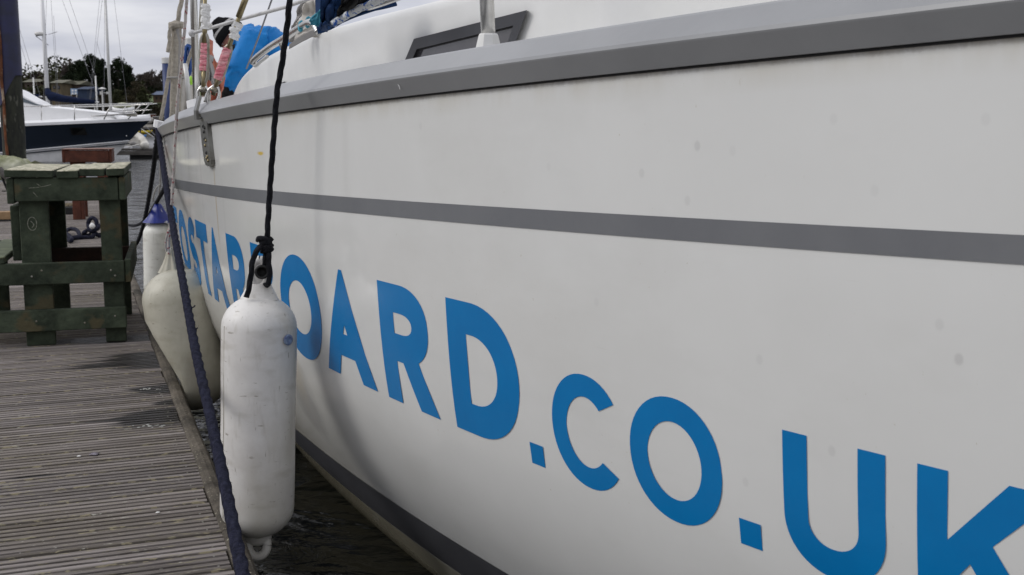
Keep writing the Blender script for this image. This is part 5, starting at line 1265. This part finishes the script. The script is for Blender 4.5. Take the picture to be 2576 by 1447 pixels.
# handrail on the coachroof end
Yh = 4.35
P = smoothpath([at(636, 158, 4.5), at(640, 150, 4.48), at(655, 137, 4.42), at(680, 118, 4.3), at(711, 99, 4.15), at(748, 74, 3.98), at(775, 58, 3.86), at(786, 58, 3.82), at(794, 68, 3.80), at(801, 82, 3.78)], 8)
hr = MB(); hr.tube(P, .0125, 12); hr = hr.build('handrail', M['steel'], yacht, smooth=True)
P = smoothpath([at(638, 160, 4.5), at(643, 166, 4.48), at(655, 156, 4.42), at(672, 142, 4.34)], 6); MB().tube(P, .007, 10).build('lower_tube', M['alu'], hr, smooth=True)
MB().tube([at(706, 103, 4.17), at(712, 124, 4.20)], .010, 8).build('bracket', M['steel'], hr)
for (x, y, Yq) in ((757, 66, 3.93), (775, 56, 3.87)):
    c = at(x, y, Yq); MB().tube([c+Vector((.006*cos(a), .014*sin(a), .017*sin(a))) for a in [2*pi*i/12 for i in range(13)]], .005, 6, caps=False).build('lashing', M['teal'], hr)
P = [at(833, 58, 3.7), at(837, 50, 3.7), at(845, 46, 3.68), at(960, 10, 3.4), at(1060, -25, 3.2)]
hr2 = MB(); hr2.tube(P, .008, 10); hr2 = hr2.build('handrail', M['steel'], yacht, smooth=True)
# sprayhood panel and blue canvas lying on the coachroof
def sheet(name, rowsL, mat, parent, Yf_, thickness=.006, nu=30, nv=10, amp=.012, freq=8, seed=0, **k):
    """rowsL: two outline polylines (top, bottom) in picture positions at depth Yf_(u)"""
    def ip(pl, u):
        q = u*(len(pl)-1); i = min(int(q), len(pl)-2); f = q-i; return (pl[i][0]*(1-f)+pl[i+1][0]*f, pl[i][1]*(1-f)+pl[i+1][1]*f)
    def fn(u, v):
        a = ip(rowsL[0], u); b = ip(rowsL[1], u); Y_ = Yf_(u)
        p = at(a[0]*(1-v)+b[0]*v, a[1]*(1-v)+b[1]*v, Y_)
        p.y += amp*3*mnoise.noise(Vector((u*freq, v*freq*.5, seed)))+amp*2*sin(u*freq*2.3+v*3+seed)
        p.y += 0; return p
    V, Fc = grid(fn, nu, nv); V, Fc = thick(V, Fc, thickness)
    return obj(name, V, Fc, mat, parent, smooth=True, **k)
sheet('sprayhood_edge', [[(765, -12), (752, 20), (740, 55), (733, 85), (727, 108)], [(790, -12), (768, 14), (752, 50), (746, 80), (742, 104)]], M['greycanvas'], yacht, lambda u: 4.5, amp=.004)
sheet('sprayhood_window', [[(788, -14), (767, 14), (751, 50), (745, 80), (741, 104)], [(798, -14), (800, 20), (802, 50), (803, 70), (804, 88)]], M['creamcanvas'], yacht, lambda u: 4.45, amp=.008)
sheet('cockpit_side', [[(728, 112), (756, 92), (786, 76)], [(728, 124), (760, 106), (800, 86)]], M['greycanvas'], yacht, lambda u: 4.3, amp=.0)
bcv = empty('blue_canvas', tuple(at(860, 60, 3.75)), label='crumpled navy blue canvas draped over the coachroof beside the black rope', cat='canvas')
sheet('cloth', [[(796, -14), (830, -14), (870, -14), (930, -14), (990, -14)], [(801, 84), (830, 74), (860, 58), (905, 44), (1000, 12)]], M['bluecanvas'], bcv, lambda u: 3.72-.25*u, amp=.013, freq=2.6, seed=3, nu=60, nv=24)
sheet('fold', [[(826, -14), (838, -8), (850, 5)], [(806, 78), (826, 66), (845, 62)]], M['bluecanvas'], bcv, lambda u: 3.60, amp=.02, freq=5, seed=9)
sheet('fold_shade', [[(866, -14), (900, -14), (945, -14)], [(853, 30), (855, 42), (890, 20)]], M['black'], bcv, lambda u: 3.52, amp=.01, seed=4)  # black sheet standing in for the shade inside the canvas folds
tw = sheet('teal_strap', [[(818, 10), (808, 20), (796, 34), (778, 52)], [(816, 34), (812, 48), (800, 66), (782, 60)]], M['teal'], None, lambda u: 3.62, amp=.0015, label='teal webbing strap tied between the handrail and the blue canvas', cat='strap')
MB().tube(smoothpath([at(780, 53, 3.75), at(797, 38, 3.7), at(815, 16, 3.65)], 5), .004, 6).build('teal_line', M['teal'], None, label='thin teal line running from the handrail lashing up to the strap', cat='line')
rope('white_line', [at(838, 62, 3.5), at(850, 52, 3.5), at(905, 22, 3.4), at(935, 10, 3.35), at(990, -18, 3.25)], .0105, material('blue_fleck_line', (.6, .62, .62), .9, c2=(.5, .52, .52), scale=20, spots=(.03, .1, .35), spotscale=60, spotpos=.6), 'white line with blue flecks lying along the coachroof edge', seg=10)
# chainplate on the hull side
def hs(x, y, off):
    h = hullhit(x, y); return hullpt(h[0], h[1], off)
cpL = [(512, 292), (515, 330), (519, 370), (524, 405), (528, 416), (534, 419)]; cpR = [(529, 292), (533, 330), (537, 370), (541, 402), (541, 413), (538, 418)]
n_ = len(cpL); A_ = [hs(x, y, .016) for x, y in cpL]; B_ = [hs(x, y, .016) for x, y in cpR]; A2 = [hs(x, y, -.002) for x, y in cpL]; B2 = [hs(x, y, -.002) for x, y in cpR]
m = MB(); m.add(A_+B_+A2+B2, [(i, i+1, n_+i+1, n_+i) for i in range(n_-1)]+[(i, 2*n_+i, 2*n_+i+1, i+1) for i in range(n_-1)]+[(n_+i, n_+i+1, 3*n_+i+1, 3*n_+i) for i in range(n_-1)]+[(n_-1, 3*n_-1, 4*n_-1, 2*n_-1)])
M['plate'] = material('tarnished_plate', (.24, .24, .225), .34, .85, c2=(.12, .115, .10), scale=12)
cpl = m.build('chainplate', M['plate'], yacht)
h0 = hullhit(523, 330); up1 = at(514, 262, 4.45)
# the upper bar crossing the toe rail
hq = hullhit(521, 300); pz = toez(hq[0]); pA = hullpt(hq[0], pz-.02, .014); 
P0 = hs(521, 296, .020); P1 = hullpt(hq[0]+.0, pz+.02, .040); P2 = hullpt(hq[0]+.0, pz+.055, .040); P3_ = hullpt(hq[0]+.02, pz+.11, .02)
m = MB(); 
for P in ([P0, P1, P2, P3_],): 
    tx, ty, tt = base(hq[0]); tv_ = Vector((-sin(tt), cos(tt), 0)); nv = Vector((-cos(tt), -sin(tt), 0))
    V_ = []
    for q in P:
        V_ += [q-tv_*.026+nv*.004, q+tv_*.026+nv*.004, q+tv_*.026-nv*.006, q-tv_*.026-nv*.006]
    m.add(V_, [(i*4+k, i*4+(k+1) % 4, (i+1)*4+(k+1) % 4, (i+1)*4+k) for i in range(3) for k in range(4)]+[(0, 3, 2, 1), (12, 13, 14, 15)])
m.build('strap_plate', M['plate'], yacht)
for (x, y) in ((522, 318), (526, 322), (524, 332), (526, 350), (529, 354), (527, 366), (530, 384), (533, 394), (535, 404), (531, 398)):
    q = hs(x, y, .016); tx, ty, tt = base(hullhit(x, y)[0]); MB().lathe([(.0065, -.004), (.0065, .002), (.003, .005)], q, (-cos(tt), -sin(tt), 0), 8).build('bolt', M['bronze'] if (x+y) % 2 else M['seal'], cpl)
# turnbuckles, toggles and tape
def turnbuckle(p0, p1, p2, w, lab, tapes):
    """p0 bottom toggle, p1 bottom of body, p2 top of body"""
    ax = (p2-p1).normalized(); sdv = ax.cross(Vector((0, 1, 0))).normalized()
    r = MB()
    for sg in (-1, 1):
        P = smoothpath([p1+sdv*0*sg, p1+ax*.02+sdv*w*.8*sg, p1+ax*.05+sdv*w*sg, p2-ax*.05+sdv*w*sg, p2-ax*.02+sdv*w*.8*sg, p2], 4); r.tube(P, .0075, 8)
    tb = r.build('turnbuckle', M['steel_dull'], yacht, smooth=True)
    MB().tube([p1-ax*.045, p1+(p2-p1)*.36], .0095, 10).build('screw', M['bronze'], tb, smooth=True)
    MB().tube([p2-(p2-p1)*.30, p2+ax*.075], .0095, 10).build('screw', M['bronze'], tb, smooth=True)
    # toggle: two cheeks and a pin
    tax = (p1-p0).normalized(); s2 = tax.cross(Vector((0, 1, 0))).normalized()
    for sg in (-1, 1):
        m = MB(); P = smoothpath([p0+s2*.022*sg*.9, p0+s2*.023*sg+tax*.03, p0+s2*.021*sg+(p1-p0)*.75-tax*.01, p0+s2*.006*sg+(p1-p0)*.9], 4); m.tube(P, .0065, 8); m.build('toggle_cheek', M['steel'], tb, smooth=True)
    m = MB(); m.lathe([(.002, -.018), (.012, -.016), (.013, -.006), (.009, .03)], p0+(p1-p0)*.72, (0, -1, 0), 14); m.build('pin', M['steel_dull'], tb, smooth=True)
    for a, b, ww, mat, nm, sd in tapes:
        nn = 14; V_ = []; rq = random.Random(sd)
        for i in range(nn+1):
            c = a.lerp(b, i/nn); c = c+sdv*rq.uniform(-.006, .006)*(1 if mat is M['whitetape'] else .25)
            for k in range(10):
                an = 2*pi*k/10; e = 1+.12*mnoise.noise(Vector((i*.8, k*1.1, sd)))
                V_.append(c+sdv*ww*e*math.copysign(abs(cos(an))**.6, cos(an))+Vector((0, 1, 0))*ww*.62*e*math.copysign(abs(sin(an))**.7, sin(an)))
        MB().add(V_, [(i*10+k, i*10+(k+1) % 10, (i+1)*10+(k+1) % 10, (i+1)*10+k) for i in range(nn) for k in range(10)]+[tuple(range(9, -1, -1)), tuple(nn*10+k for k in range(10))]).build(nm, mat, tb)
    return tb
Yt = 4.45
A = lambda x, y, d=0: at(x, y, Yt+d)
turnbuckle(A(511, 262), A(512, 212), A(515, 82), .0135, '', [(A(511, 178), A(514, 109), .0155, M['pinktape'], 'pink_tape', 1), (A(519, 74), A(516, 10), .0185, M['whitetape'], 'white_tape', 2)])
MB().tube([A(516, 80), A(515.5, -20)], .0078, 10).build('backstay', M['bronze'], yacht, smooth=True)
turnbuckle(A(528, 262, -.02), A(545, 212, -.02), A(578, 112, -.05), .0135, '', [(A(547, 200, -.03), A(573, 122, -.05), .0175, M['pinktape'], 'pink_tape', 3), (A(585, 98, -.06), A(598, 56, -.06), .0195, M['whitetape'], 'white_tape', 4)])
MB().tube([A(578, 112, -.05), A(599, 50, -.06), A(606, 30, -.06)], .0078, 10).build('backstay', M['bronze'], yacht, smooth=True)
MB().tube([A(600, 44, -.06), A(616, 2, -.07), A(624, -20, -.07)], .0118, 12).build('stay_fitting', M['bronze'], yacht, smooth=True)
# bundled ropes tied at their tops
bd_ = empty('rope_bundle', tuple(at(445, 290, 5.9)), label='bundle of beige ropes and tubes lashed upright at the far end of the yacht', cat='rope bundle')
Yr = 5.9
for i, (x0_, x1_, r_) in enumerate(((438, 443, .017), (443, 447, .018), (449, 449, .016), (434, 439, .010))):
    rope('strand', [at(x0_-4+i*.5, 300, Yr+.02*i), at(x0_-1, 230, Yr+.02*i), at(x0_+2, 150, Yr+.02*i), at(x1_, 72, Yr), at(443.5, 64, Yr)], r_, M['beigerope'] if i != 1 else M['greycanvas'], '', parent=bd_, lobes=3, amp=.08, seg=10, step=.03)
rope('strand', [at(446, 60, Yr), at(452, 25, Yr), at(459, -10, Yr)], .011, M['beigerope'], '', parent=bd_)
rope('tail', [at(443, 66, Yr-.03), at(437, 63, Yr-.03), at(429, 72, Yr-.03), at(426, 90, Yr-.03), at(426, 108, Yr-.03), at(421.5, 132, Yr-.03)], .009, M['beigerope'], '', parent=bd_)
m = MB(); m.ell(at(443.5, 64, Yr), (.032, .03, .026), 12, 8)
for k in range(3): m.tube([at(443.5, 60+4*k, Yr)+Vector((.032*cos(a), .03*sin(a), .006*sin(a+k))) for a in [2*pi*i/12 for i in range(13)]], .010, 6, caps=False)
m.build('knot', M['beigerope'], bd_, smooth=True)
m = MB(); [m.tube([at(443, y, Yr)+Vector((.045*cos(a), .04*sin(a), .0)) for a in [2*pi*i/12 for i in range(13)]], .006, 6, caps=False) for y in (196,)]; m.build('lashing', M['greyrope'], bd_, smooth=True)
rope('halyard', [at(404, 302, 6.3), at(412, 262, 6.3), at(424, 190, 6.3), at(433, 120, 6.3), at(437, 72, 6.3)], .010, M['beigerope'], 'beige rope slanting from the far corner of the toe rail up to the rope knot', lobes=3, amp=.1)
rope('thin_line', [at(484, 122, 6.0), at(470, 165, 6.0), at(457, 200, 6.0), at(449, 230, 6.0)], .008, M['beigerope'], 'thin pale line slanting behind the flecked rope', amp=.05)
m = MB(); c = at(400, 310, 6.15); m.tube([at(399.5, 322, 6.1), at(403.5, 305, 6.1)], [.03, .034], 10); m.build('fairlead', M['white'], yacht)
# blue coil, cream sailcloth, salmon cloth, hi-vis bit behind the tubes
M['coil'] = material('coil_blue', (.012, .07, .26), .7, c2=(.008, .04, .16), scale=30)
cb = empty('rope_coil', tuple(at(474, 160, 6.6)), label='coil of bright blue rope hanging left of the steel tube', cat='rope coil')
m = MB(); rq = random.Random(8)
for k in range(16):
    P = [at(473+ (8+rq.uniform(-3, 3))*cos(a)+rq.uniform(-1, 1), 152+(36+rq.uniform(-6, 4))*sin(a), 6.6+.03*k/4) for a in [2*pi*i/18 for i in range(19)]]; m = MB(); m.tube(P, .008, 6, caps=False); m.build('turn', M['coil'], cb, smooth=True)
sheet('cream_sailcloth', [[(464, 140), (470, 150), (478, 172), (484, 200)], [(462, 290), (470, 290), (480, 290), (490, 290)]], M['creamcanvas'], None, lambda u: 6.9, amp=.03, freq=4, label='cream sailcloth hanging behind the tubes at the far end of the yacht', cat='sailcloth')
sheet('salmon_cloth', [[(522, 96), (528, 108), (540, 135), (551, 170), (560, 225)], [(520, 300), (530, 300), (540, 300), (552, 300), (562, 300)]], M['salmon'], None, lambda u: 7.3, amp=.03, freq=4, label='salmon coloured cloth hanging between the two taped fittings', cat='cloth')
sheet('grey_sleeve_cloth', [[(521, 140), (526, 132), (531, 150)], [(526, 190), (534, 215), (541, 210)]], M['greycanvas'], None, lambda u: 7.15, amp=.02, freq=4, label='grey patch of cloth against the salmon cloth', cat='cloth')
sheet('white_roll', [[(508, 110), (516, 105), (522, 112)], [(508, 300), (518, 300), (528, 300)]], M['creamcanvas'], None, lambda u: 7.5, amp=.02, freq=3, label='white rolled cloth standing behind the left pink taped fitting', cat='cloth')
m = MB(); m.ell(at(480.5, 203, 6.5), (.012, .012, .026), 10, 8); m.build('hivis_float', M['hivis'], None, smooth=True, label='small lime green float tied beside the steel tube', cat='float')

# ------------------------------------------------------------------ person in the blue jacket
YP = 8.6
pp = lambda x, y, d=0: at(x, y, YP+d)
person = empty('person', (pp(740, 300).x, YP, 1.0), label='person in a bright blue jacket and black beanie bending down aboard the yacht', cat='person')
def skin(name, nodes, edges, mat, parent, sub=2, root=0):
    me = bpy.data.meshes.new(name); me.from_pydata([tuple(p) for p, r in nodes], edges, []); o = bpy.data.objects.new(name+'_t', me); COL.objects.link(o)
    sk = o.modifiers.new('s', 'SKIN'); sv_ = me.skin_vertices[0].data
    for i, (p, r) in enumerate(nodes): sv_[i].radius = (r, r) if not isinstance(r, tuple) else r; sv_[i].use_root = (i == root)
    sb2 = o.modifiers.new('u', 'SUBSURF'); sb2.levels = sub; sb2.render_levels = sub
    dg_ = bpy.context.evaluated_depsgraph_get(); ev_ = o.evaluated_get(dg_); m2 = ev_.to_mesh(); V = [v.co.copy() for v in m2.vertices]; Fc = [tuple(p.vertices) for p in m2.polygons]; ev_.to_mesh_clear()
    bpy.data.objects.remove(o); bpy.data.meshes.remove(me)
    return obj(name, V, Fc, mat, parent, smooth=True)
pel = pp(735, 165); wst = pp(705, 145); chs = pp(662, 116); shl = pp(630, 98); nek = pp(606, 92); hd = pp(577, 90)
rsh = pp(627, 110, -.20); rel = pp(602, 168, -.30); rwr = pp(577, 226, -.12)
lsh = pp(622, 104, .18); lel = pp(600, 160, .26); lwr = pp(570, 222, .12)
zf = 1.0
lk = lambda dx, dy, z: Vector((pel.x+dx, YP+dy, z))
rhp, rkn, rft, rto = lk(0, -.10, pel.z-.08), lk(-.10, -.12, zf+.50), lk(.02, -.13, zf+.08), lk(-.18, -.13, zf+.04)
lhp, lkn, lft, lto = lk(0, .10, pel.z-.08), lk(-.12, .12, zf+.50), lk(.05, .13, zf+.08), lk(-.15, .13, zf+.04)
nodes = [(pel, .13), (wst, .12), (chs, .14), (shl, .13), (nek, .055), (hd, .08), (rsh, .06), (rel, .042), (rwr, .028), (lsh, .06), (lel, .042), (lwr, .028), (rhp, .09), (rkn, .06), (rft, .045), (rto, .04), (lhp, .09), (lkn, .06), (lft, .045), (lto, .04)]
edges = [(0, 1), (1, 2), (2, 3), (3, 4), (4, 5), (3, 6), (6, 7), (7, 8), (3, 9), (9, 10), (10, 11), (0, 12), (12, 13), (13, 14), (14, 15), (0, 16), (16, 17), (17, 18), (18, 19)]
# head: axis along up vector, facing down-left
upv = Vector((-.76, 0, .65)); fv = Vector((-.65, 0, -.76)); sdx = Vector((0, -1, 0))
hc = pp(582, 92)
HM = Matrix((fv, sdx, upv)).transposed()
def H(f, s_, u): return hc+fv*f+sdx*s_+upv*u
body = skin('body', nodes, edges, M['skin'], person)
hm = MB()
# shaped head from a displaced ellipsoid
V_ = []; nu_, nv_ = 22, 28
for i in range(nu_+1):
    th = pi*i/nu_
    for k in range(nv_):
        a = 2*pi*k/nv_; u_ = cos(th); rad = sin(th); x = cos(a)*rad; y = sin(a)*rad
        w_ = .074*(1-.22*max(0, -u_)**1.5); f_ = .098; X = x*f_; Yy = y*w_; U = u_*.118
        if x > 0:
            g = math.exp(-((y/.13)**2))
            X += .026*g*math.exp(-((u_+.18)/.17)**2)          # nose
            X -= .014*math.exp(-((abs(y)-.36)/.16)**2)*math.exp(-((u_-.05)/.13)**2)   # eye sockets
            X += .008*math.exp(-((u_-.24)/.12)**2)              # brow
            X += .012*math.exp(-((u_+.80)/.2)**2)*math.exp(-(y/.4)**2)   # chin
            X += .006*math.exp(-((u_+.50)/.07)**2)*math.exp(-(y/.3)**2)
        V_.append(H(X, Yy, U))
hm.add(V_, [(i*nv_+k, (i+1)*nv_+k, (i+1)*nv_+(k+1) % nv_, i*nv_+(k+1) % nv_) for i in range(nu_) for k in range(nv_)])
hm.build('head', M['skin'], person, smooth=True)
for sg in (1, -1):
    MB().ell(H(.076, .028*sg, .008), (.011, .011, .008), 10, 7, HM).build('eye', M['white'], person, smooth=True); MB().ell(H(.084, .028*sg, .006), (.004, .005, .005), 8, 6, HM).build('pupil', M['black'], person, smooth=True)
    MB().ell(H(-.005, .073*sg, -.01), (.02, .010, .03), 10, 8, HM).build('ear', M['skin'], person, smooth=True)
    MB().tube([H(.088, .012*sg, .035), H(.084, .030*sg, .040), H(.072, .045*sg, .032)], .004, 6).build('eyebrow', M['black'], person)
MB().tube([H(.088, -.022, -.058), H(.097, 0, -.058), H(.088, .022, -.058)], .004, 6).build('mouth', material('lips', (.32, .09, .08), .5), person)
# beanie
V_ = []; nb_ = 14
for i in range(nb_+1):
    th = pi*.535*i/nb_
    for k in range(28):
        a = 2*pi*k/28; e = .008*mnoise.noise(Vector((i*.4, k*.35, 1)))
        rr_ = 1.0+(.06 if i > 10 else 0)
        V_.append(H(cos(a)*sin(th)*.112*rr_+e-.006, sin(a)*sin(th)*.092*rr_, .022+cos(th)*.135*(1.12 if th < .6 else 1.0)+e))
fa = [(i*28+k, (i+1)*28+k, (i+1)*28+(k+1) % 28, i*28+(k+1) % 28) for i in range(nb_) for k in range(28)]
MB().add(V_, [f for n_, f in enumerate(fa) if n_//28 != 9]).build('beanie', M['beanie'], person, smooth=True)
MB().add([hc+(v-hc)*1.01 for v in V_], [f for n_, f in enumerate(fa) if n_//28 in (9,)]).build('beanie_stripe', M['knitgrey'], person, smooth=True)
# jacket
jn = [(pel, .16), (wst, .158), (chs, .165), (shl, .15), (pp(606, 92), .095), (rsh, .105), (pp(613, 142, -.27), .095), (rel, .090), (pp(588, 200, -.22), .078), (rwr, .070), (lsh, .10), (lel, .088), (lwr, .066), (pp(640, 120), .16)]
je = [(0, 1), (1, 2), (2, 3), (3, 4), (3, 5), (5, 6), (6, 7), (7, 8), (8, 9), (3, 10), (10, 11), (11, 12)]
jk = skin('jacket', jn[:13], je, M['jacket'], person, 3)
for v in jk.data.vertices:
    q = v.co; v.co += Vector((1, 0, 1)).normalized()*(.040*mnoise.noise(q*6)+.045*abs(mnoise.noise(Vector((q.x*9+q.z*9, q.y*6, (q.x-q.z)*22))))+.008*mnoise.noise(q*30))
MB().tube([pp(598, 74), pp(596, 92, -.12), pp(598, 112, -.08), pp(597, 118, .02)], [.03, .038, .038, .03], 10).build('collar', M['jacket'], person, smooth=True)
V_, F_ = grid(lambda u, v: pp(606+34*u, 74-16*sin(pi*u)**.7*(sin(pi*v)), -.13+.26*v)+Vector((0, 0, -.02)), 14, 12); V_, F_ = thick(V_, F_, .02); obj('hood', V_, F_, M['jacket'], person, smooth=True)
MB().tube([pp(592, 112, -.10), pp(597, 124, -.10), pp(602, 130, -.08)], [.03, .035, .02], 8).build('neck_gaiter', M['black'], person, smooth=True)
skin('trousers', [(pel-Vector((0, 0, .03)), .15), (rhp, .11), (rkn, .08), (rft+Vector((0, 0, .05)), .065), (lhp, .11), (lkn, .08), (lft+Vector((0, 0, .05)), .065)], [(0, 1), (1, 2), (2, 3), (0, 4), (4, 5), (5, 6)], M['black'], person)
for (f, t_, nm) in ((rft, rto, 'boot'), (lft, lto, 'boot')): MB().tube([f+Vector((.05, 0, -.04)), f+Vector((0, 0, -.02)), t_], [.05, .056, .042], 10).build(nm, M['black'], person, smooth=True)
def glove(wr, d, sg):
    d = d.normalized(); s_ = d.cross(Vector((0, 0, 1))).normalized()*sg; nrm = d.cross(s_)
    n_ = [(wr, .034), (wr+d*.05, .040), (wr+d*.09, .040)]; e_ = [(0, 1), (1, 2)]
    o = skin('glove', n_, e_, M['black'], person, 2)
    for k, L_ in enumerate((.070, .080, .074, .058)):
        b = wr+d*.105+s_*(.030-.020*k); P = [b-d*.02, b+d*L_*.4-nrm*.006, b+d*L_*.75-nrm*.022, b+d*L_*.9-nrm*.042]; MB().tube(smoothpath(P, 3), [.0105]*9+[.008], 8).build('finger', M['black'], person, smooth=True)
    b = wr+d*.045+s_*.03; P = [b, b+s_*.025+d*.02-nrm*.01, b+s_*.03+d*.05-nrm*.025]; MB().tube(smoothpath(P, 3), [.013]*6+[.010], 8).build('thumb', M['black'], person, smooth=True)
glove(rwr, pp(560, 246, -.10)-rwr, 1); glove(lwr, pp(548, 244, .1)-lwr, -1)
MB().tube([rwr+Vector((.01, 0, .02)), rwr+Vector((-.012, 0, -.03))], [.060, .050], 12).build('cuff', M['black'], person)
